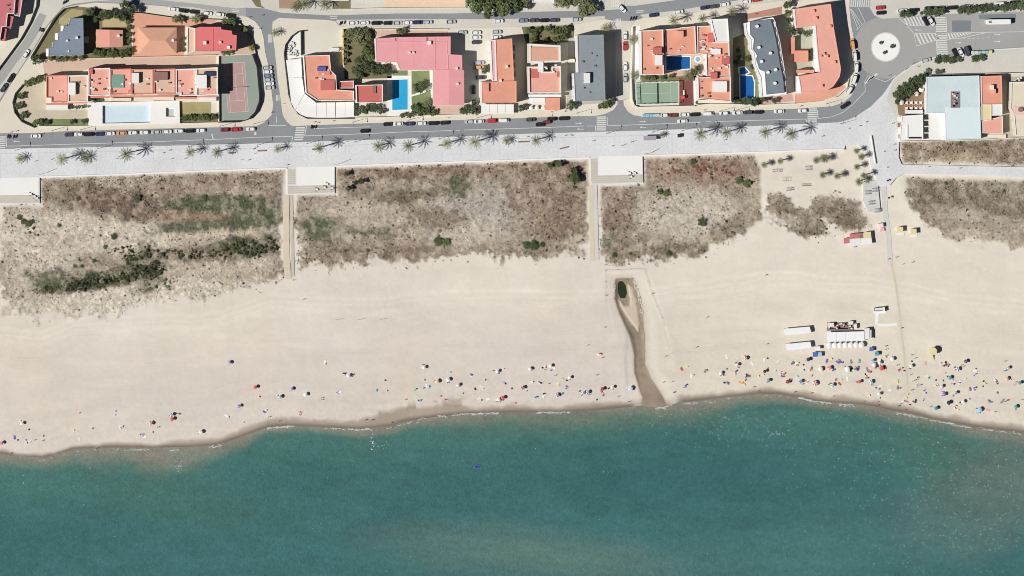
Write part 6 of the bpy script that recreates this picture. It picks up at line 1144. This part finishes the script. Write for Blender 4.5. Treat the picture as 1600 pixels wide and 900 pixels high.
def bp(name, x0, y0, x1, y1, z0, z1, m): return t.part(name, prism([U(x0, y0, z1), U(x1, y0 - .5, z1), U(x1, y1 - .5, z1), U(x0, y1, z1)], zz + z0, zz + z1), m)
for k in range(4): bp('roof', 1293 + k * 14.7, 519.5 - k * .4, 1307.4 + k * 14.7, 534.4 - k * .4, 2.7, 3.0, canv)
bp('bar_hut', 1352.5, 513.5, 1359.5, 530.5, 0, 3.1, offw); bp('side_roof', 1360.6, 516, 1362.4, 531, 2.4, 2.6, white); bp('counter', 1295, 521, 1350, 523, 0, 1.1, bench_m)
for x in (1294, 1308, 1323, 1337, 1351): bp('post', x, 532.5, x + .5, 533, 0, 2.69, metalg)
bp('kitchen_deck', 1293, 504, 1336, 516, 0, .25, brownr); bp('storage_box', 1327, 502.5, 1334, 507.5, .25, 2.3, offw); bp('storage_box', 1336, 507, 1339.5, 514.5, 0, 2.3, white)
for k in range(26): x = random.uniform(1294, 1330); y = random.uniform(504.5, 513.5); bp('crate', x, y, x + random.uniform(1.5, 4), y + random.uniform(1.2, 2.6), .25, random.uniform(.8, 1.9), random.choice([white, offw, redr, metalg, brownr, darkg, pmat('pink', FAB['pink'])]))
bp('awning', 1294, 505, 1304, 511, 2.0, 2.2, offw); bp('awning', 1292.5, 514.8, 1330, 517, 2.0, 2.2, metalg)
for k in range(7):
    o = link('bar_parasol', None, None, (*U(1296.5 + k * 8.4, 540 - k * .15, 2), zz)); o.scale = (1.42, 1.42, 1.15); tag(o, 'large white round parasol in the row in front of the beach bar', 'parasol', 'parasols of the beach bar'); link('canopy', parasol_mesh('white', 'white'), o); link('pole', PPOLE, o)
def hut(label, parts, x, y, name='beach_kiosk', cat='kiosk'):
    t = T(name, label, cat, x, y, sand_z(x, y)); zz = t.o[2]
    for (nm, p, z0, z1, m) in parts: t.part(nm, prism([U(a, b, z1) for a, b in p], zz + z0, zz + z1), m)
    return t
hut('beach kiosk with red, cream and white roof panels near the grey walkway', [('body', [(1328, 366), (1361, 363), (1363, 379), (1329, 383)], 0, 2.3, cream), ('roof', [(1328, 366), (1344, 364.5), (1344.5, 372), (1328, 373.5)], 2.303, 2.5, redb), ('roof', [(1350, 363), (1361, 362), (1362, 371.5), (1350, 372.2)], 2.303, 2.5, yelr), ('roof', [(1328, 374), (1345, 372.8), (1345.5, 383), (1329, 385)], 2.303, 2.5, offw), ('roof', [(1345.8, 372.6), (1362, 371.8), (1363.5, 381), (1346, 383)], 2.303, 2.5, white), ('awning', [(1318.5, 372), (1327.6, 371), (1327.6, 380), (1319, 381)], 2.0, 2.1, redb), ('hatch', [(1344.8, 364.5), (1349.5, 364), (1349.5, 372), (1344.8, 372.5)], 2.303, 2.33, brownr)], 1345, 374)
for (x, y, lab) in ((1407, 359, 'cream flat roofed hut with a white ramp beside the grey walkway'), (1428, 362, 'cream flat roofed hut standing farther from the grey walkway')):
    hut(lab, [('body', [(x - 4.5, y - 3.6), (x + 4, y - 4), (x + 4.4, y + 3), (x - 4.2, y + 3.4)], 0, 2.4, cream), ('roof', [(x - 5, y - 4.1), (x + 4.4, y - 4.6), (x + 4.8, y + 3.6), (x - 4.6, y + 4)], 2.403, 2.6, yelr), ('ramp', [(x - 6, y + 4.6), (x + 6, y + 4), (x + 6.3, y + 8), (x - 5.8, y + 8.4)], 0, .2, offw)], x, y, 'beach_hut', 'hut')
hut('pale pink information stand with a small red parasol beside the grey walkway', [('body', [(1373, 349.5), (1380.5, 349), (1381, 355), (1374, 355.5)], 0, 2.1, M('pale_pink', (248, 226, 224), var=.03)), ('counter', [(1376, 356.5), (1382, 356), (1382.5, 361), (1377, 361.5)], 0, 1.0, M('stand_pink', (240, 190, 190), var=.05))], 1377, 355, 'information_stand', 'stand')
hut('white toilet block with a grey slatted roof joined to the boardwalk', [('body', [(1367, 481.5), (1382, 480), (1382.5, 485.5), (1367.5, 486)], 0, 2.3, metalg), ('roof', [(1368, 482), (1380, 481), (1380.3, 484), (1368.2, 485)], 2.303, 2.45, offw), ('wall', [(1380.4, 480), (1383, 479.8), (1383.4, 487), (1380.6, 487)], 0, 2.6, white), ('deck', [(1365.5, 486.5), (1386, 486), (1386, 489.5), (1366, 490)], 0, .3, white)], 1375, 485, 'toilet_block', 'toilet block')
t = T('watchtower', 'cream lifeguard watchtower with a ramp towards the sea', 'watchtower', 1459, 550, sand_z(1459, 550)); zz = t.o[2]
t.part('roof', prism([U(1458.5 + 6.8 * math.cos(a) * (1 if k % 2 else .9), 549 + 6.2 * math.sin(a) * (1 if k % 2 else .9), 3.6) for k, a in enumerate(np.linspace(0, 6.283, 17)[:-1])], zz + 3.3, zz + 3.6), yelr)
for (x, y) in ((1454.5, 545.5), (1462.5, 545.5), (1454.5, 552.5), (1462.5, 552.5)): wx, wy = U(x, y, 2); t.part('leg', box(wx - .12, wy - .12, zz, wx + .12, wy + .12, zz + 3.29), offw)
t.part('platform', prism([U(1453.5, 544.5, 1.6), U(1463.5, 544.5, 1.6), U(1463.5, 553.5, 1.6), U(1453.5, 553.5, 1.6)], zz + 1.4, zz + 1.6), offw); ax, ay = U(1457, 554, 1.6); bx_, by_ = U(1459, 563.5, 0)
t.part('ramp', ([(ax - .5, ay, zz + 1.5), (ax + .5, ay, zz + 1.5), (bx_ + .4, by_, zz + .05), (bx_ - .4, by_, zz + .05), (ax - .5, ay, zz + 1.35), (ax + .5, ay, zz + 1.35), (bx_ + .4, by_, zz - .1), (bx_ - .4, by_, zz - .1)], [(0, 1, 2, 3), (0, 4, 5, 1), (1, 5, 6, 2), (2, 6, 7, 3), (3, 7, 4, 0)]), yelr); t.part('mast', box(*[U(1462, 544, 4)[0] - .05, U(1462, 544, 4)[1] - .05], zz + 3.6, U(1462, 544, 4)[0] + .05, U(1462, 544, 4)[1] + .05, zz + 5.6), offw)
for (x, y, c_, w_, l_, lab) in ((1274.5, 554.3, 'blue', 7, 7, 'blue square sunshade joined to a cyan one by the marquee'), (1282, 554.3, 'light blue', 6, 7, 'cyan square sunshade joined to a blue one by the marquee'), (1362.5, 546, 'blue', 6, 6, 'blue square sunshade beside the beach bar'), (1371, 553, 'teal', 6, 6, 'teal square sunshade beside the beach bar')):
    tent(lab, [(x - w_ / 2, y - l_ / 2), (x + w_ / 2, y - l_ / 2), (x + w_ / 2, y + l_ / 2), (x - w_ / 2, y + l_ / 2)], 2.0, pmat(c_, FAB[c_]), 'sunshade', 'sunshade', .15)
for k, x in enumerate((530, 565, 599)):
    zz = sand_z(x, 499); t = T('beach_net', 'low net stretched between two posts on the open sand', 'net', x, 499 - k * .3, zz, 'nets on the open sand'); wx, wy = W(x, 499 - k * .3); t.part('net', wallstrip([(wx - 1.6, wy - .3), (wx + 1.6, wy + .3)], .03, zz + .5, zz + 1.0), M('net_grey', (150, 140, 124), var=.05))
    for s_ in (-1, 1): t.part('post', box(wx + s_ * 1.6 - .04, wy + s_ * .3 - .04, zz, wx + s_ * 1.6 + .04, wy + s_ * .3 + .04, zz + 1.1), bench_m)
# roped enclosure round the creek
for lab, pl in (('rope fence on posts at the inland side of the creek', [(945, 422), (965, 421.5), (985, 420.5), (1006, 420)]), ('rope fence on posts along the creek bank with white boulders', [(1007, 421), (1012, 440), (1018, 460), (1026, 480), (1034, 497), (1039, 509)]), ('rope fence on posts along the creek bank with dark stones', [(945.5, 424), (946, 440), (945, 452)])):
    t = T('rope_fence', lab, 'fence', *pl[0], sand_z(*pl[0]))
    for a, b in zip(pl[:-1], pl[1:]):
        za, zb = sand_z(*a), sand_z(*b); (x0, y0), (x1, y1) = W(*a), W(*b); t.part('post', box(x0 - .07, y0 - .07, za - .2, x0 + .07, y0 + .07, za + 1.0), bench_m)
        t.part('rope', ([(x0, y0 - .03, za + .9), (x0, y0 + .03, za + .9), (x1, y1 + .03, zb + .9), (x1, y1 - .03, zb + .9), (x0, y0, za + .85), (x1, y1, zb + .85)], [(0, 3, 2, 1), (0, 4, 5, 3), (1, 2, 5, 4)]), M('rope', (120, 108, 92), var=.1))
ROCK = []
for s_ in range(3):
    bm = bmesh.new(); bmesh.ops.create_icosphere(bm, subdivisions=1, radius=.5); rr = random.Random(s_)
    for v_ in bm.verts: v_.co *= rr.uniform(.7, 1.2)
    me = bpy.data.meshes.new('boulder'); bm.to_mesh(me); bm.free(); ROCK.append(me)
rk = [M('boulder_white', (226, 220, 204), var=.1, scale=1), M('boulder_grey', (150, 142, 126), var=.15, scale=1)]
RM = {(i, j): ROCK[i].copy() for i in range(3) for j in range(2)}
for (i, j), me in RM.items(): me.materials.append(rk[j])
for k in range(34):
    tt = random.random(); x = np.interp(tt, [0, .4, 1], [988, 996, 1004]) + random.uniform(-1.5, 3); y = 434 + tt * 56 + random.uniform(-1, 1)
    o = link('boulder', RM[(k % 3, 0 if k % 4 else 1)], None, (*W(x, y), sand_z(x, y) + .1)); s_ = random.uniform(.5, 1.2); o.scale = (s_, s_ * .8, s_ * .7); o.rotation_euler.z = k; tag(o, ('white' if k % 4 else 'grey') + ' boulder lining the creek bank on the side of the beach bar', 'boulder', 'boulders of the creek')
for k in range(20):
    tt = random.random(); x = np.interp(tt, [0, .5, 1], [964, 960.5, 962]) + random.uniform(-2, 1.5); y = 437 + tt * 34
    o = link('boulder', RM[(k % 3, k % 2)], None, (*W(x, y), sand_z(x, y) + .1)); s_ = random.uniform(.5, 1.1); o.scale = (s_, s_ * .8, s_ * .7); o.rotation_euler.z = k; tag(o, ('grey' if k % 2 else 'white') + ' boulder lining the dark creek pool', 'boulder', 'boulders of the creek')
# playground and fitness frames on the sand by the palms
fr = M('play_steel', (120, 128, 140), var=.1); frb = M('play_timber', (120, 96, 78), var=.15)
def frame(x, y, w_, d_, h_, lab, m=frb, z=None):
    zz = sand_z(x, y) if z is None else z; t = T('climbing_frame', lab, 'climbing frame', x, y, zz)
    for sx in (-1, 1):
        for sy in (-1, 1): t.lpart('post', box(sx * w_ / 2 - .07, sy * d_ / 2 - .07, 0, sx * w_ / 2 + .07, sy * d_ / 2 + .07, h_), m)
    for sy in (-1, 1): t.lpart('beam', box(-w_ / 2, sy * d_ / 2 - .06, h_ + .002, w_ / 2, sy * d_ / 2 + .06, h_ + .14), m)
    for k in range(4): x_ = -w_ / 2 + w_ * (k + .5) / 4; t.lpart('rung', box(x_ - .04, -d_ / 2, h_ + .142, x_ + .04, d_ / 2, h_ + .2), m)
frame(1213, 267, 3.4, 1.0, 1.8, 'timber climbing frame on the sand below the leftmost grove palms'); frame(1262, 263, 2.2, 1.6, 1.6, 'small climbing frame with a pale roof in the palm grove', fr); frame(1232, 296, 1.8, 1.2, 2.2, 'dark steel frame standing alone above the dune tips', fr); frame(1260, 289, 4, .8, .7, 'low balance beams on the sand of the grove', frb); frame(1229, 280, 4.4, 1.8, .5, 'low pale sand pit frame in the grove', M('pale_timber', (206, 196, 176), var=.1))
for (x, y, lab) in ((1354, 301, 'steel play frame at the top of the grey playground'), (1366, 297, 'small steel rocker frame on the grey playground'), (1360, 317, 'dark climbing tower on the grey playground'), (1370, 329, 'steel frame at the foot of the grey playground')): frame(x, y, 2.0, 1.4, 1.5, lab, fr, 0)
for (x, y) in ((1386, 282), (1388, 309)):
    o = link('shower_post', None, None, (*W(x, y), sand_z(x, y))); tag(o, 'white shower post beside the grey walkway' , 'shower', 'showers of the beach'); link('pole', mesh('pole', *tube([(0, 0, 0), (0, 0, 1), (0, 0, 2.3)], [.16, .12, .1]), white), o); link('shower_head', mesh('shower_head', *box(-.5, -.4, 2.302, .5, .4, 2.45), dkw), o)
# tables and parasols on the restaurant terrace
for i in range(4):
    for j in range(2):
        x, y = 1416 + i * 7.4, 160.5 + j * 8.5; t = T('dining_table', 'white dining table with chairs on the restaurant terrace', 'table', x, y, .14, 'tables of the restaurant terrace'); t.lpart('tabletop', box(-.6, -.6, .70, .6, .6, .75), white); t.lpart('leg', box(-.05, -.05, 0, .05, .05, .699), metalg)
        for a in (.8, 2.4, 3.9, 5.5): t.lpart('seat', box(1.0 * math.cos(a) - .25, 1.0 * math.sin(a) - .25, .4, 1.0 * math.cos(a) + .25, 1.0 * math.sin(a) + .25, .46), salmon)
for (x, y) in ((1413, 148), (1430, 146.5), (1438, 140), (1440, 135), (1407, 160)):
    o = link('terrace_parasol', None, None, (*W(x, y), .13)); o.scale = (1.25, 1.25, 1.1); tag(o, 'white parasol among the trees of the restaurant terrace', 'parasol', 'parasols of the restaurant terrace'); link('canopy', parasol_mesh('white', 'cream'), o); link('pole', PPOLE, o)
for (x, y) in ((838, 168.5), (848, 168.5), (829, 168.5)):
    o = link('terrace_parasol', None, None, (*W(x, y), .13)); o.scale = (1.0, 1.0, 1.0); tag(o, 'white parasol on the dark terrace below the stacked terraces', 'parasol', 'parasols of the street terrace'); link('canopy', parasol_mesh('white', 'white'), o); link('pole', PPOLE, o)
for k in range(12):
    x = random.uniform(449, 467); y = random.uniform(58, 90)
    if x < 447 + max(0, (72 - y)) * .6: continue
    t = T('patio_table', 'white patio table with dark chairs on the white patio of the awning restaurant', 'table', x, y, .13, 'tables of the white patio'); t.lpart('tabletop', box(-.45, -.45, .70, .45, .45, .74), offw); t.lpart('leg', box(-.05, -.05, 0, .05, .05, .699), metalg)
    for a in (.4, 2.0, 3.6, 5.1): t.lpart('seat', box(.8 * math.cos(a) - .2, .8 * math.sin(a) - .2, .4, .8 * math.cos(a) + .2, .8 * math.sin(a) + .2, .46), dkw)

# ------------------------------------------------------------------ labels of look-alikes: say which one by its distance to a landmark
LMK = [('the tennis court', 372, 138), ('the long pale pool', 198, 178), ('the slate roofed house', 105, 60), ('the awning restaurant', 500, 135), ('the turquoise pool', 625, 148), ('the pink hotel', 655, 90), ('the grey block', 922, 105), ('the padel court', 1026, 145), ('the blue courtyard pool', 1060, 98), ('the round jacuzzi', 1090, 92), ('the roundabout island', 1384, 74), ('the blue roofed restaurant', 1500, 170), ('the bus', 1558, 34), ('the first plaza', 492, 275), ('the creek path plaza', 970, 260), ('the creek mouth', 1022, 625), ('the dark creek pool', 971, 452), ('the beach bar', 1325, 527), ('the watchtower', 1459, 550), ('the toilet block', 1375, 485), ('the red roofed kiosk', 1345, 374), ('the white pavilion', 1425, 198), ('the red house', 338, 62), ('the orange block', 780, 115), ('the violet shelter', 1015, 216), ('the dark thicket', 150, 438), ('the white tower', 1126, 47)]
ORD = ['nearest to', 'second nearest to', 'third nearest to', 'fourth nearest to', 'fifth nearest to', 'sixth nearest to', 'seventh nearest to', 'eighth nearest to', 'ninth nearest to', 'tenth nearest to', 'eleventh nearest to', 'twelfth nearest to', 'thirteenth nearest to', 'fourteenth nearest to', 'fifteenth nearest to', 'sixteenth nearest to']
sets = {}
for o in bpy.data.objects:
    if o.parent is None and 'label' in o: sets.setdefault(o['label'], []).append(o)
for lab, os_ in sets.items():
    if not 1 < len(os_) <= 16: continue
    best = None; P_ = np.array([(o.location.x / S + 800, 450 - o.location.y / S) for o in os_])
    for nm, lx, ly in LMK:
        if len((lab + ', tenth nearest to ' + nm).split()) > 16 or nm.split(' ', 1)[1] in lab: continue
        d_ = np.sort(np.hypot(P_[:, 0] - lx, P_[:, 1] - ly)); sc_ = np.diff(d_).min() - .02 * d_[0]
        if best is None or sc_ > best[0]: best = (sc_, nm, lx, ly)
    if best is None: continue
    for k, i in enumerate(np.argsort(np.hypot(P_[:, 0] - best[2], P_[:, 1] - best[3]))): os_[i]['label'] = f"{lab}, {ORD[k]} {best[1]}"
